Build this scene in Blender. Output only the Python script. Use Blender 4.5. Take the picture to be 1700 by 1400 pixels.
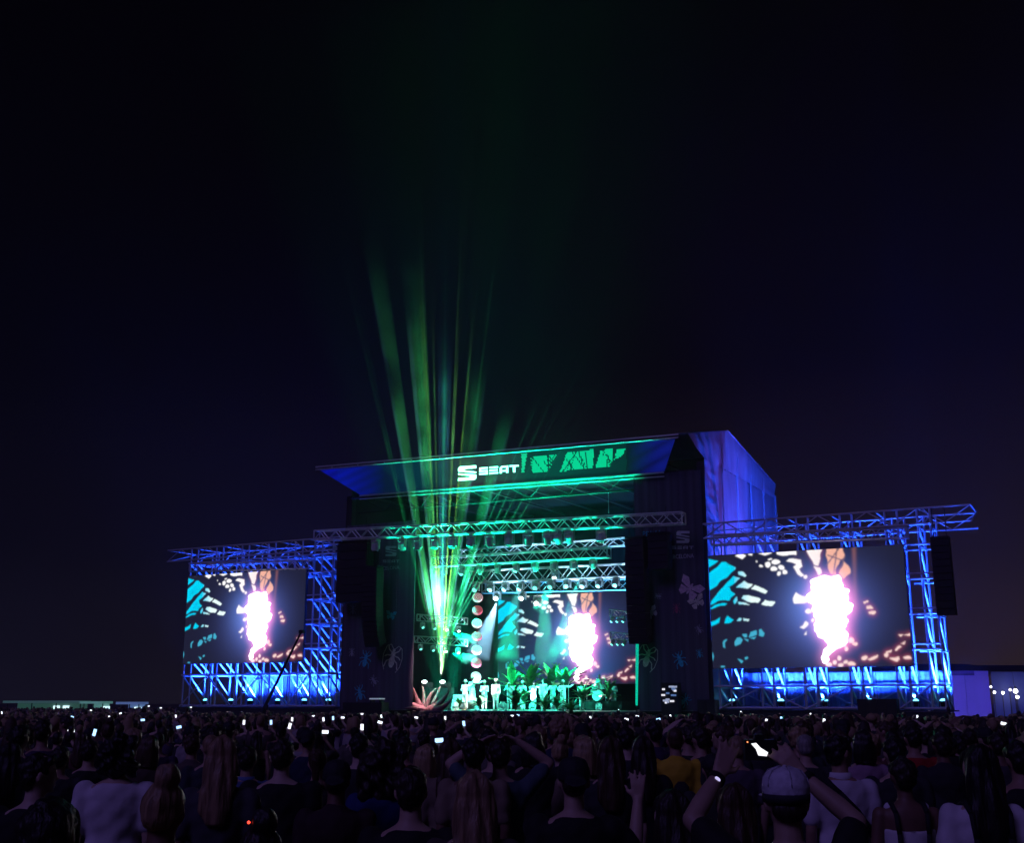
import bpy, bmesh, math, random
import numpy as np
from mathutils import Vector, Matrix, Quaternion, noise as mnoise

random.seed(7); RNG = np.random.default_rng(7)
R = math.radians
sc = bpy.context.scene
for o in list(bpy.data.objects): bpy.data.objects.remove(o)
COL = sc.collection

# ------------------------------------------------------------------ camera
F_PX, HORIZON_PX, CAM_Z = 1900.0, 1165.0, 2.4
TILT = math.atan((HORIZON_PX - 700) / F_PX)
cam_data = bpy.data.cameras.new('camera'); cam = bpy.data.objects.new('camera', cam_data); COL.objects.link(cam)
cam_data.sensor_fit = 'HORIZONTAL'; cam_data.sensor_width = 36; cam_data.lens = F_PX / 1700 * 36
cam_data.clip_start = 0.1; cam_data.clip_end = 2000
cam.location = (0, 0, CAM_Z); cam.rotation_euler = (R(90) + TILT, 0, 0)
sc.camera = cam

# ------------------------------------------------------------------ night sky, dim violet fill sun added to light the crowd's backs
w = bpy.data.worlds.new('World'); sc.world = w; w.use_nodes = True
nt = w.node_tree; nt.nodes.clear()
wo = nt.nodes.new('ShaderNodeOutputWorld'); bg = nt.nodes.new('ShaderNodeBackground')
tc = nt.nodes.new('ShaderNodeTexCoord'); sep = nt.nodes.new('ShaderNodeSeparateXYZ')
mr = nt.nodes.new('ShaderNodeValToRGB'); nz = nt.nodes.new('ShaderNodeTexNoise'); mx = nt.nodes.new('ShaderNodeMix')
mx.data_type = 'RGBA'; mx.blend_type = 'MULTIPLY'; mx.inputs['Factor'].default_value = 0.55
nz.inputs['Scale'].default_value = 5.0; nz.inputs['Detail'].default_value = 5
nt.links.new(tc.outputs['Generated'], sep.inputs[0]); nt.links.new(sep.outputs['Z'], mr.inputs[0])
nt.links.new(tc.outputs['Generated'], nz.inputs['Vector'])
e = mr.color_ramp.elements
e[0].position = 0.0; e[0].color = (0.0300, 0.0205, 0.0250, 1)
e[1].position = 0.50; e[1].color = (0.0010, 0.0009, 0.0016, 1)
e2 = mr.color_ramp.elements.new(0.12); e2.color = (0.0115, 0.0085, 0.0135, 1)
e3 = mr.color_ramp.elements.new(0.28); e3.color = (0.0026, 0.0020, 0.0040, 1)
nt.links.new(mr.outputs['Color'], mx.inputs['A']); nt.links.new(nz.outputs['Fac'], mx.inputs['B'])
az = nt.nodes.new('ShaderNodeMapRange'); az.interpolation_type = 'SMOOTHSTEP'; az.inputs['From Min'].default_value = -.5; az.inputs['From Max'].default_value = .6
nt.links.new(sep.outputs['X'], az.inputs['Value'])
mc = nt.nodes.new('ShaderNodeMix'); mc.data_type = 'RGBA'; mc.inputs['A'].default_value = (.22, .30, .62, 1); mc.inputs['B'].default_value = (1.15, 1.0, .92, 1); nt.links.new(az.outputs[0], mc.inputs['Factor'])
m2_ = nt.nodes.new('ShaderNodeMix'); m2_.data_type = 'RGBA'; m2_.blend_type = 'MULTIPLY'; m2_.inputs['Factor'].default_value = 1
nt.links.new(mx.outputs['Result'], m2_.inputs['A']); nt.links.new(mc.outputs['Result'], m2_.inputs['B']); nt.links.new(m2_.outputs['Result'], bg.inputs['Color']); bg.inputs['Strength'].default_value = 1.0
nt.links.new(bg.outputs[0], wo.inputs[0])

sun_d = bpy.data.lights.new('violet_fill', 'SUN'); sun_d.energy = 0.40; sun_d.color = (0.34, 0.23, 1.0); sun_d.angle = R(25)
sun = bpy.data.objects.new('violet_fill', sun_d); COL.objects.link(sun)
sun.rotation_euler = (R(48), 0, R(-38))        # from behind the left shoulder

sc.view_settings.view_transform = 'Standard'; sc.view_settings.look = 'None'
sc.view_settings.exposure = 0; sc.view_settings.gamma = 1; sc.view_settings.use_curve_mapping = False
cy = sc.cycles
cy.use_denoising = True; cy.use_adaptive_sampling = True; cy.adaptive_threshold = 0.004
cy.volume_max_steps = 64; cy.max_bounces = 5; cy.diffuse_bounces = 2; cy.glossy_bounces = 2; cy.volume_bounces = 0
cy.transparent_max_bounces = 256; cy.caustics_reflective = False; cy.caustics_refractive = False
cy.sample_clamp_indirect = 3.0; cy.sample_clamp_direct = 0.0

# ------------------------------------------------------------------ pixel -> place helpers
CT, ST = math.cos(TILT), math.sin(TILT)
def ray(px, py):
    u, v = (px - 850) / F_PX, (700 - py) / F_PX
    return Vector((u, CT - v * ST, ST + v * CT))
def at_depth(px, py, Y):
    d = ray(px, py); return Vector((0, 0, CAM_Z)) + d * (Y / d.y)
def proj(p):
    x, y, z = p[0], p[1], p[2] - CAM_Z
    f = y * CT + z * ST
    return 850 + F_PX * x / f, 700 - F_PX * (-y * ST + z * CT) / f
A0 = R(-27.8)                                   # the stage front is turned away from the camera
O0 = Vector((0, 68.8, 0))
SM = Matrix.Translation(O0) @ Matrix.Rotation(A0, 4, 'Z')
SMI = SM.inverted()
U0 = Vector((math.cos(A0), math.sin(A0), 0)); V0 = Vector((-math.sin(A0), math.cos(A0), 0))
def loc(px, py, c):
    """stage coordinates of the point seen at a pixel on the vertical plane y = c of the stage"""
    d = ray(px, py); o = Vector((0, 0, CAM_Z)) - O0
    s = (c - o.dot(V0)) / d.dot(V0); p = o + d * s
    return Vector((p.dot(U0), c, p.z))
def ground_z(x, y):
    d = math.hypot(x, y)
    return 0.42 * max(0.0, min(1.0, (50 - d) / 42))

# ------------------------------------------------------------------ materials
MATS = {}
def mat(name, color, rough=0.7, metal=0.0, var=0.15, scale=4.0, bump=0.0, emit=None, strength=0, objcolor=False, stretch=None, spec=0.4):
    if name in MATS: return MATS[name]
    m = bpy.data.materials.new(name); m.use_nodes = True; t = m.node_tree
    b = t.nodes['Principled BSDF']; b.inputs['Roughness'].default_value = rough; b.inputs['Metallic'].default_value = metal
    b.inputs['Specular IOR Level'].default_value = spec
    tcn = t.nodes.new('ShaderNodeTexCoord'); mp = t.nodes.new('ShaderNodeMapping')
    if stretch: mp.inputs['Scale'].default_value = stretch
    n = t.nodes.new('ShaderNodeTexNoise'); n.inputs['Scale'].default_value = scale; n.inputs['Detail'].default_value = 5
    t.links.new(tcn.outputs['Object'], mp.inputs[0]); t.links.new(mp.outputs[0], n.inputs['Vector'])
    mr_ = t.nodes.new('ShaderNodeMapRange'); mr_.inputs['From Min'].default_value = 0.3; mr_.inputs['From Max'].default_value = 0.7
    mr_.inputs['To Min'].default_value = 1 - var; mr_.inputs['To Max'].default_value = 1 + var
    t.links.new(n.outputs['Fac'], mr_.inputs['Value'])
    mul = t.nodes.new('ShaderNodeMix'); mul.data_type = 'RGBA'; mul.blend_type = 'MULTIPLY'; mul.inputs['Factor'].default_value = 1
    if objcolor:
        oi = t.nodes.new('ShaderNodeObjectInfo'); t.links.new(oi.outputs['Color'], mul.inputs['A'])
    else:
        mul.inputs['A'].default_value = (*color, 1)
    t.links.new(mr_.outputs[0], mul.inputs['B']); t.links.new(mul.outputs['Result'], b.inputs['Base Color'])
    if bump:
        bp = t.nodes.new('ShaderNodeBump'); bp.inputs['Strength'].default_value = bump; bp.inputs['Distance'].default_value = 0.02
        t.links.new(n.outputs['Fac'], bp.inputs['Height']); t.links.new(bp.outputs[0], b.inputs['Normal'])
    if emit:
        b.inputs['Emission Color'].default_value = (*emit, 1); b.inputs['Emission Strength'].default_value = strength
    MATS[name] = m; return m
def led_mat(name, strength):
    if name in MATS: return MATS[name]
    m = bpy.data.materials.new(name); m.use_nodes = True; t = m.node_tree
    b = t.nodes['Principled BSDF']; b.inputs['Base Color'].default_value = (0.004, 0.004, 0.005, 1); b.inputs['Roughness'].default_value = 0.9; b.inputs['Specular IOR Level'].default_value = 0.0
    a = t.nodes.new('ShaderNodeVertexColor'); a.layer_name = 'led'
    t.links.new(a.outputs['Color'], b.inputs['Emission Color']); b.inputs['Emission Strength'].default_value = strength
    MATS[name] = m; return m
def smoke_mat(name, density, color=(1, 1, 1), aniso=0.0, fade=False):
    if name in MATS: return MATS[name]
    m = bpy.data.materials.new(name); m.use_nodes = True; t = m.node_tree; t.nodes.clear()
    o = t.nodes.new('ShaderNodeOutputMaterial'); v = t.nodes.new('ShaderNodeVolumePrincipled')
    v.inputs['Color'].default_value = (*color, 1); v.inputs['Density'].default_value = density; v.inputs['Anisotropy'].default_value = aniso
    if fade:      # smoke drifting in patches, thinning out with height
        tc_ = t.nodes.new('ShaderNodeTexCoord'); sp = t.nodes.new('ShaderNodeSeparateXYZ'); n_ = t.nodes.new('ShaderNodeTexNoise'); n_.inputs['Scale'].default_value = .32; n_.inputs['Detail'].default_value = 2
        geo = t.nodes.new('ShaderNodeNewGeometry'); t.links.new(geo.outputs['Position'], n_.inputs['Vector'])
        t.links.new(tc_.outputs['Generated'], sp.inputs[0])
        a_ = t.nodes.new('ShaderNodeMapRange'); a_.interpolation_type = 'SMOOTHSTEP'; a_.inputs['From Min'].default_value = 1.0; a_.inputs['From Max'].default_value = .45; t.links.new(sp.outputs['Z'], a_.inputs['Value'])
        b_ = t.nodes.new('ShaderNodeMapRange'); b_.inputs['From Min'].default_value = .38; b_.inputs['From Max'].default_value = .62; b_.inputs['To Min'].default_value = .25; b_.inputs['To Max'].default_value = 1.9; t.links.new(n_.outputs['Fac'], b_.inputs['Value'])
        q_ = t.nodes.new('ShaderNodeMath'); q_.operation = 'MULTIPLY'; t.links.new(a_.outputs[0], q_.inputs[0]); t.links.new(b_.outputs[0], q_.inputs[1])
        q2 = t.nodes.new('ShaderNodeMath'); q2.operation = 'MULTIPLY'; q2.inputs[1].default_value = density; t.links.new(q_.outputs[0], q2.inputs[0]); t.links.new(q2.outputs[0], v.inputs['Density'])
    t.links.new(v.outputs[0], o.inputs['Volume']); MATS[name] = m; return m

M_ALU = mat('aluminium_tube', (0.62, 0.62, 0.64), 0.42, 0.25, 0.12, 6)
M_SCAF = mat('scaffold_steel', (0.55, 0.56, 0.58), 0.5, 0.2, 0.2, 5)
M_CEIL = mat('black_velvet', (0.005, 0.005, 0.007), 0.95, 0, 0.3, 2, spec=.1)
M_DARK = mat('dark_steel', (0.022, 0.022, 0.026), 0.5, 0.2, 0.2, 5)
M_BLACK = mat('black_paint', (0.018, 0.018, 0.02), 0.5, 0, 0.3, 5)
M_CABINET = mat('speaker_black', (0.022, 0.02, 0.024), 0.6, 0, 0.25, 8)
M_GRILLE = mat('speaker_grille', (0.03, 0.028, 0.034), 0.45, 0.3, 0.3, 60)
M_DRAPE = mat('black_drape', (0.010, 0.011, 0.016), 0.95, 0, 0.4, 1.5, 0.3, stretch=(3, 3, .2))
M_SCRIM = mat('printed_scrim', (0.085, 0.082, 0.115), 0.9, 0, 0.35, 1.2, 0.2, stretch=(3, 3, .3))
M_TARP = mat('white_tarpaulin', (0.52, 0.51, 0.53), 0.65, 0, 0.16, 1.2, 0.35, stretch=(1.5, 1.5, .35))
M_ROOF = mat('roof_tarpaulin', (0.50, 0.49, 0.52), 0.65, 0, 0.14, .8, 0.3)
M_BACKCLOTH = mat('blue_backcloth', (0.30, 0.32, 0.50), 0.85, 0, 0.25, 1.0, 0.5, stretch=(3, 3, .25))
M_DECK = mat('stage_deck', (0.16, 0.15, 0.15), 0.5, 0, 0.25, 3)
M_SKIRT = mat('stage_skirt', (0.03, 0.03, 0.04), 0.9, 0, 0.3, 2, stretch=(4, 4, .3))
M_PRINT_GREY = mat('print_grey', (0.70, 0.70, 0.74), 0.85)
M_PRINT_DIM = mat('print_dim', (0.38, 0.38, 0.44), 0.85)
M_PRINT_CYAN = mat('print_cyan', (0.06, 0.55, 0.66), 0.85, var=.3, scale=9)
M_PRINT_CREAM = mat('print_cream', (0.72, 0.69, 0.55), 0.85, var=.3, scale=7)
M_PRINT_PINK = mat('print_pink', (0.72, 0.56, 0.60), 0.85, var=.3, scale=7)
M_PRINT_RED = mat('print_red', (0.42, 0.10, 0.16), 0.85, var=.3, scale=7)
M_GREEN_TUBE = mat('green_light_tube', (0.05, .5, .35), .5, emit=(0.0, 0.85, 0.55), strength=0.55)
M_WHITE_SIGN = mat('white_lit_sign', (.8, .8, .8), .5, emit=(1.0, 0.95, 0.97), strength=1.0)
M_LENS_DARK = mat('lens_glass', (0.03, 0.05, 0.05), 0.1)
def lens_mat(n, c, s): return mat('lens_' + n, (.5, .5, .5), .3, emit=c, strength=s, var=0)

# ------------------------------------------------------------------ mesh helpers
def baked(ob):
    """mesh of an object with its modifiers applied, worked out in a side scene so that the big one is not evaluated"""
    ws = bpy.data.scenes.get('workshop') or bpy.data.scenes.new('workshop'); ws.collection.objects.link(ob)
    vl = ws.view_layers[0]; vl.update(); me = bpy.data.meshes.new_from_object(ob.evaluated_get(vl.depsgraph)); bpy.data.objects.remove(ob); return me
class MB:
    def __init__(s): s.v = []; s.f = []
    def add(s, vs, fs):
        n = len(s.v); s.v += [Vector(p) for p in vs]; s.f += [tuple(i + n for i in f) for f in fs]; return s
    def box(s, c, d, rot=None):
        c = Vector(c); h = [x / 2 for x in d]
        vs = [Vector((x, y, z)) for x in (-h[0], h[0]) for y in (-h[1], h[1]) for z in (-h[2], h[2])]
        if rot is not None: vs = [rot @ p for p in vs]
        return s.add([p + c for p in vs], [(0, 1, 3, 2), (4, 6, 7, 5), (0, 4, 5, 1), (2, 3, 7, 6), (0, 2, 6, 4), (1, 5, 7, 3)])
    def span(s, a, b):
        return s.box([(a[i] + b[i]) / 2 for i in range(3)], [abs(b[i] - a[i]) for i in range(3)])
    def tube(s, p, q, r, r2=None, n=8):
        p, q = Vector(p), Vector(q); r2 = r if r2 is None else r2
        z = (q - p).normalized(); x = z.orthogonal().normalized(); y = z.cross(x)
        vs = []
        for c, rr in ((p, r), (q, r2)):
            for i in range(n):
                a = 2 * math.pi * i / n; vs.append(c + (x * math.cos(a) + y * math.sin(a)) * rr)
        fs = [(i, (i + 1) % n, n + (i + 1) % n, n + i) for i in range(n)] + [tuple(range(n))[::-1], tuple(range(n, 2 * n))]
        return s.add(vs, fs)
    def ell(s, c, r, n=16, m=10, rot=None):
        c = Vector(c); vs = [Vector((0, 0, r[2]))]; fs = []
        for j in range(1, m):
            t = math.pi * j / m
            for i in range(n):
                a = 2 * math.pi * i / n
                vs.append(Vector((r[0] * math.sin(t) * math.cos(a), r[1] * math.sin(t) * math.sin(a), r[2] * math.cos(t))))
        vs.append(Vector((0, 0, -r[2]))); L = len(vs) - 1
        for i in range(n):
            k = (i + 1) % n
            fs.append((0, 1 + i, 1 + k)); fs.append((L, L - n + k, L - n + i))
            for j in range(m - 2): fs.append((1 + j * n + i, 1 + (j + 1) * n + i, 1 + (j + 1) * n + k, 1 + j * n + k))
        if rot is not None: vs = [rot @ p for p in vs]
        return s.add([p + c for p in vs], fs)
    def cap(s, p, q, r, r2=None, n=12):
        """tapered capsule"""
        r2 = r if r2 is None else r2; p, q = Vector(p), Vector(q)
        s.ell(p, (r, r, r), n, 8); s.ell(q, (r2, r2, r2), n, 8); return s.tube(p, q, r * .998, r2 * .998, n)
    def chain(s, pts, rs, n=12):
        for i in range(len(pts) - 1): s.cap(pts[i], pts[i + 1], rs[i], rs[i + 1], n)
        return s
    def loft(s, rings, n=20):
        """rings: (z, rx, ry, cx, cy[, power])"""
        vs = []; fs = []
        for k, rg in enumerate(rings):
            z, rx, ry, cx, cy_ = rg[:5]; pw = rg[5] if len(rg) > 5 else 2.0
            for i in range(n):
                a = 2 * math.pi * i / n; ca, sa = math.cos(a), math.sin(a)
                vs.append((cx + rx * math.copysign(abs(ca) ** (2 / pw), ca), cy_ + ry * math.copysign(abs(sa) ** (2 / pw), sa), z))
        for k in range(len(rings) - 1):
            for i in range(n):
                j = (i + 1) % n; fs.append((k * n + i, k * n + j, (k + 1) * n + j, (k + 1) * n + i))
        fs.append(tuple(range(n))[::-1]); fs.append(tuple(range((len(rings) - 1) * n, len(rings) * n)))
        return s.add(vs, fs)
    def prism(s, poly, y0, y1):
        """polygon in x,z pushed from y0 to y1"""
        n = len(poly)
        vs = [(p[0], y0, p[1]) for p in poly] + [(p[0], y1, p[1]) for p in poly]
        return s.add(vs, [tuple(range(n)), tuple(range(n, 2 * n))[::-1]] + [(i, n + i, n + (i + 1) % n, (i + 1) % n) for i in range(n)])
    def mesh(s, name, off=Vector((0, 0, 0)), smooth=False):
        m = bpy.data.meshes.new(name); m.from_pydata([tuple(p - off) for p in s.v], [], s.f)
        bm = bmesh.new(); bm.from_mesh(m); bmesh.ops.recalc_face_normals(bm, faces=bm.faces); bm.to_mesh(m); bm.free()
        if smooth: m.polygons.foreach_set('use_smooth', [True] * len(m.polygons))
        return m

def link(name, data, parent=None, mtx=None, color=None):
    o = bpy.data.objects.new(name, data); COL.objects.link(o)
    if parent is not None: o.parent = parent
    if mtx is not None: o.matrix_basis = mtx
    if color is not None: o.color = (*color, 1)
    return o
def tag(o, label=None, cat=None, group=None, kind=None):
    if label: o['label'] = label
    if cat: o['category'] = cat
    if group: o['group'] = group
    if kind: o['kind'] = kind
    return o
ORD = ['leftmost', 'second from left', 'third from left', 'fourth from left', 'fifth from left', 'sixth from left', 'seventh from left', 'eighth from left', 'ninth from left', 'tenth from left', 'eleventh from left', 'twelfth from left', 'thirteenth from left', 'fourteenth from left', 'fifteenth from left']
def copy_tree(o, parent=None):
    c = o.copy(); COL.objects.link(c); c.parent = parent
    for ch in o.children: copy_tree(ch, c)
    return c

UNIT = {}
def unit_tube(m, n=7):
    k = (m.name, n)
    if k not in UNIT:
        me = MB().tube((0, 0, 0), (0, 0, 1), 1, n=n).mesh('tube', smooth=False); me.materials.append(m); UNIT[k] = me
    return UNIT[k]
def unit_box(m):
    k = (m.name, 'b')
    if k not in UNIT:
        me = MB().box((0, 0, 0), (1, 1, 1)).mesh('slab'); me.materials.append(m); UNIT[k] = me
    return UNIT[k]

class Thing:
    """a top-level thing built in stage coordinates (or world ones when frame is given)"""
    def __init__(s, name, label, cat, base=(0, 0, 0), group=None, frame=None):
        s.base = Vector(base); s.e = bpy.data.objects.new(name, None); COL.objects.link(s.e); s.e.empty_display_size = .2
        s.e.matrix_basis = (SM if frame is None else frame) @ Matrix.Translation(s.base)
        tag(s.e, label, cat, group)
    def tube(s, name, p, q, r, m, parent=None, n=7):
        p, q = Vector(p) - s.base, Vector(q) - s.base; d = q - p
        mt = Matrix.Translation(p) @ d.to_track_quat('Z', 'Y').to_matrix().to_4x4() @ Matrix.Diagonal((r, r, d.length, 1))
        return link(name, unit_tube(m, n), parent or s.e, mt)
    def slab(s, name, a, b, m, parent=None):
        a, b = Vector(a) - s.base, Vector(b) - s.base
        mt = Matrix.Translation((a + b) / 2) @ Matrix.Diagonal((abs(b.x - a.x), abs(b.y - a.y), abs(b.z - a.z), 1))
        return link(name, unit_box(m), parent or s.e, mt)
    def part(s, name, mb, m, parent=None, smooth=False, label=None):
        me = mb.mesh(name, s.base, smooth); me.materials.append(m)
        o = link(name, me, parent or s.e)
        if label: o['label'] = label
        return o

def spot(parent_thing, p, q, energy, color, angle, blend=0.3, radius=0.08, frame=SM):
    """the light a lamp throws from p towards q (stage coordinates)"""
    l = bpy.data.lights.new('lamp_light', 'SPOT'); l.energy = energy; l.color = color; l.spot_size = R(angle); l.spot_blend = blend
    l.shadow_soft_size = radius
    o = bpy.data.objects.new('lamp_light', l); COL.objects.link(o)
    p, q = Vector(p), Vector(q)
    o.matrix_basis = frame @ Matrix.Translation(p) @ (q - p).to_track_quat('-Z', 'Y').to_matrix().to_4x4()
    return o

# ================================================================== SETTING
def ground():
    radii = [0, 3, 8, 14, 20, 28, 36, 44, 50, 60, 90, 160, 400, 1200]; n = 40
    vs = [(0, 0, ground_z(0, 0))]; fs = []
    for r in radii[1:]:
        for i in range(n):
            a = 2 * math.pi * i / n; x, y = r * math.cos(a), r * math.sin(a); vs.append((x, y, ground_z(x, y)))
    for i in range(n):
        k = (i + 1) % n; fs.append((0, 1 + i, 1 + k))
        for j in range(len(radii) - 2): fs.append((1 + j * n + i, 1 + (j + 1) * n + i, 1 + (j + 1) * n + k, 1 + j * n + k))
    me = MB().add(vs, fs).mesh('ground', smooth=True)
    me.materials.append(mat('worn_asphalt', (0.05, 0.048, 0.047), 0.85, 0, 0.35, 0.8, 0.3))
    tag(link('ground', me), kind='structure')
ground()

# ================================================================== VIDEO CONTENT of the screens
NU, NV = 208, 117
def homography(src, dst):
    A = []
    for (x, y), (u, v) in zip(src, dst):
        A.append([x, y, 1, 0, 0, 0, -u * x, -u * y, -u]); A.append([0, 0, 0, x, y, 1, -v * x, -v * y, -v])
    return np.linalg.svd(np.array(A, float))[2][-1].reshape(3, 3)
def inpoly(X, Y, poly):
    c = np.zeros(X.shape, bool); n = len(poly); j = n - 1
    for i in range(n):
        xi, yi = poly[i]; xj, yj = poly[j]
        if yi != yj:
            c ^= ((yi > Y) != (yj > Y)) & (X < (xj - xi) * (Y - yi) / (yj - yi) + xi)
        j = i
    return c
def blur(img, s):
    k = int(3 * s) + 1; g = np.exp(-np.arange(-k, k + 1) ** 2 / (2 * s * s)); g /= g.sum()
    p = np.pad(img, ((k, k), (0, 0)), mode='edge'); img = sum(g[i] * p[i:i + img.shape[0]] for i in range(2 * k + 1))
    p = np.pad(img, ((0, 0), (k, k)), mode='edge'); return sum(g[i] * p[:, i:i + img.shape[1]] for i in range(2 * k + 1))
def video_frame():
    """one frame of the concert film, drawn as light cells: cyan leaf cells, a white flare, dark ground"""
    quad = [(22, 95), (1625, 40), (1668, 1003), (64, 997)]
    H = homography([(0, 0), (1, 0), (1, 1), (0, 1)], quad)
    uu, vv = np.meshgrid((np.arange(NU * 2) + .5) / (NU * 2), (np.arange(NV * 2) + .5) / (NV * 2))
    wv = H[2, 0] * uu + H[2, 1] * vv + H[2, 2]
    X = (H[0, 0] * uu + H[0, 1] * vv + H[0, 2]) / wv; Y = (H[1, 0] * uu + H[1, 1] * vv + H[1, 2]) / wv
    wob = 5 * np.sin(X * .05 + Y * .03) + 4 * np.sin(X * .021 - Y * .067 + 1)
    Xw, Yw = X + wob, Y + 4 * np.sin(X * .043 + 2) + 3 * np.sin(Y * .09)
    img = np.zeros(X.shape + (3,)); img[:] = (0.013, 0.014, 0.036)
    d = np.hypot((X - 1000) / 470, (Y - 560) / 440); img += np.exp(-d ** 2 * 1.6)[..., None] * np.array((0.075, 0.11, 0.42))
    d = np.hypot((X - 880) / 260, (Y - 470) / 300); img += np.exp(-d ** 2 * 1.6)[..., None] * np.array((0.06, 0.13, 0.36))
    left = [[(15, 115), (65, 120), (110, 135), (15, 198)], [(10, 250), (130, 150), (170, 148), (245, 190), (240, 205), (100, 330), (10, 398)],
            [(235, 255), (285, 285), (205, 345), (205, 380), (240, 405), (190, 455), (100, 460), (40, 490), (50, 450), (150, 340)],
            [(270, 235), (300, 232), (335, 255), (325, 268), (280, 255)], [(320, 305), (385, 330), (350, 365), (250, 360), (270, 335)],
            [(400, 340), (505, 385), (490, 405), (370, 370)], [(310, 420), (350, 418), (445, 455), (430, 485), (300, 450)],
            [(230, 460), (265, 430), (272, 460), (240, 488)], [(270, 475), (330, 475), (370, 495), (270, 495)],
            [(470, 480), (490, 455), (570, 480), (545, 515), (460, 497)], [(20, 525), (80, 490), (175, 478), (160, 500), (100, 510)],
            [(20, 633), (120, 595), (105, 640), (25, 668)], [(185, 580), (230, 610), (205, 635), (158, 648)],
            [(260, 625), (275, 603), (300, 605), (295, 625)], [(310, 603), (352, 605), (345, 622), (312, 622)],
            [(145, 800), (160, 775), (185, 768), (165, 800), (165, 840), (145, 830)], [(235, 790), (250, 760), (285, 755), (307, 780), (290, 812), (245, 822)],
            [(300, 735), (345, 725), (350, 750), (330, 755)], [(320, 765), (355, 770), (345, 790)], [(370, 715), (415, 705), (415, 740), (360, 750)],
            [(440, 700), (460, 690), (490, 725), (470, 750), (435, 745)], [(365, 757), (412, 752), (400, 775)], [(265, 930), (315, 945), (290, 962)],
            [(320, 915), (345, 905), (355, 922), (330, 935)], [(25, 830), (55, 825), (68, 970), (30, 925)], [(125, 980), (165, 980), (160, 996), (125, 996)]]
    white = [[(245, 100), (290, 82), (345, 95), (300, 125), (270, 115)], [(355, 85), (390, 80), (385, 98)], [(410, 85), (545, 72), (550, 85), (490, 97)],
             [(590, 75), (755, 62), (750, 105), (600, 100)], [(665, 150), (700, 130), (790, 140), (800, 190), (780, 215), (810, 270), (780, 275), (720, 200), (740, 180)],
             [(830, 45), (960, 40), (950, 120), (940, 190), (900, 185), (870, 150)], [(890, 195), (945, 205), (950, 250), (930, 268)],
             [(745, 405), (835, 450), (825, 490), (735, 500), (710, 460)], [(775, 680), (820, 635), (840, 660), (800, 695)], [(800, 740), (830, 718), (830, 740)],
             [(1310, 950), (1360, 925), (1400, 910), (1390, 930), (1340, 955)], [(1455, 890), (1510, 870), (1500, 890), (1460, 905)],
             [(1530, 875), (1570, 845), (1585, 860), (1540, 880)], [(1575, 830), (1610, 810), (1600, 840)], [(1565, 755), (1610, 760), (1590, 780)],
             [(1610, 765), (1650, 740), (1672, 745), (1650, 768)], [(1490, 940), (1560, 930), (1570, 950), (1540, 965)], [(1595, 942), (1640, 925), (1655, 942), (1620, 952)]]
    dots = [(425, 153, 9, 8), (455, 185, 13, 8), (515, 173, 28, 20), (582, 158, 30, 20), (530, 130, 18, 8), (562, 213, 24, 22), (628, 200, 32, 22), (607, 250, 18, 16),
            (655, 235, 18, 16), (820, 282, 20, 18), (845, 560, 26, 22), (880, 635, 16, 16), (1185, 795, 22, 20), (1215, 820, 17, 15), (1145, 865, 14, 16), (1130, 830, 20, 16),
            (1050, 965, 20, 20), (1085, 930, 18, 18), (1130, 965, 16, 15), (1100, 985, 18, 16), (1180, 980, 36, 20), (1000, 985, 26, 20), (1300, 505, 11, 11), (1320, 495, 13, 11),
            (1325, 540, 14, 13), (1350, 535, 16, 14), (1362, 578, 18, 14), (1345, 583, 10, 10), (1285, 938, 21, 15), (1465, 920, 21, 18)]
    peach = [[(1000, 45), (1140, 40), (1140, 130), (1080, 190), (1060, 280), (1030, 260), (1000, 170)], [(1140, 170), (1180, 200), (1190, 260), (1130, 310), (1100, 250)]]
    flare = [(870, 330), (920, 290), (1000, 275), (1080, 290), (1100, 270), (1130, 310), (1110, 370), (1165, 400), (1180, 450), (1165, 500), (1195, 515), (1190, 570), (1150, 610),
             (1160, 650), (1110, 700), (1160, 720), (1170, 770), (1100, 850), (1030, 880), (960, 985), (930, 960), (980, 870), (990, 820), (930, 750), (870, 670), (910, 640), (900, 580),
             (870, 560), (870, 500), (830, 470), (860, 400)]
    mw = np.zeros(X.shape)
    for p in white: mw[inpoly(Xw, Yw, p)] = 1
    for cx, cy_, a, b in dots: mw[((Xw - cx) / a) ** 2 + ((Yw - cy_) / b) ** 2 < 1] = 1
    ml = np.zeros(X.shape)
    for p in left: ml[inpoly(Xw, Yw, p)] = 1
    mp_ = np.zeros(X.shape)
    for p in peach: mp_[inpoly(Xw, Yw, p)] = 1
    for (x0, y0, x1, y1) in ((1000, 190, 1100, 60), (1050, 290, 1090, 40), (1010, 110, 1140, 160), (1100, 240, 1150, 120)):   # dark twigs over the peach cells
        t_ = np.clip(((X - x0) * (x1 - x0) + (Y - y0) * (y1 - y0)) / ((x1 - x0) ** 2 + (y1 - y0) ** 2), 0, 1)
        mp_[np.hypot(X - x0 - t_ * (x1 - x0), Y - y0 - t_ * (y1 - y0)) < 5] = .15
    mf = np.zeros(X.shape)
    jag = 12 * np.sin(Y * .043 + 1) + 8 * np.sin(Y * .11 + X * .02) + 4 * np.sin(Y * .31 + X * .07)
    mf[inpoly(X + jag, Y + 5 * np.sin(X * .06) + 3 * np.sin(X * .23), flare)] = 1
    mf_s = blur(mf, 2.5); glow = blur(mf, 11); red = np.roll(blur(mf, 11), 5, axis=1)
    cells = np.where(X < 235, 1., np.clip((380 - X) / 150, 0.0, 1))
    ccol = np.stack([0.0 + .9 * (1 - cells), .66 + .44 * (1 - cells), .95 + .15 * (1 - cells)], -1)
    low = (Y > 690)[..., None]; ccol = np.where(low, np.array((.06, .45, .66)), ccol)
    a = blur(ml, .8)[..., None]; img = img * (1 - a) + ccol * a
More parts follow.
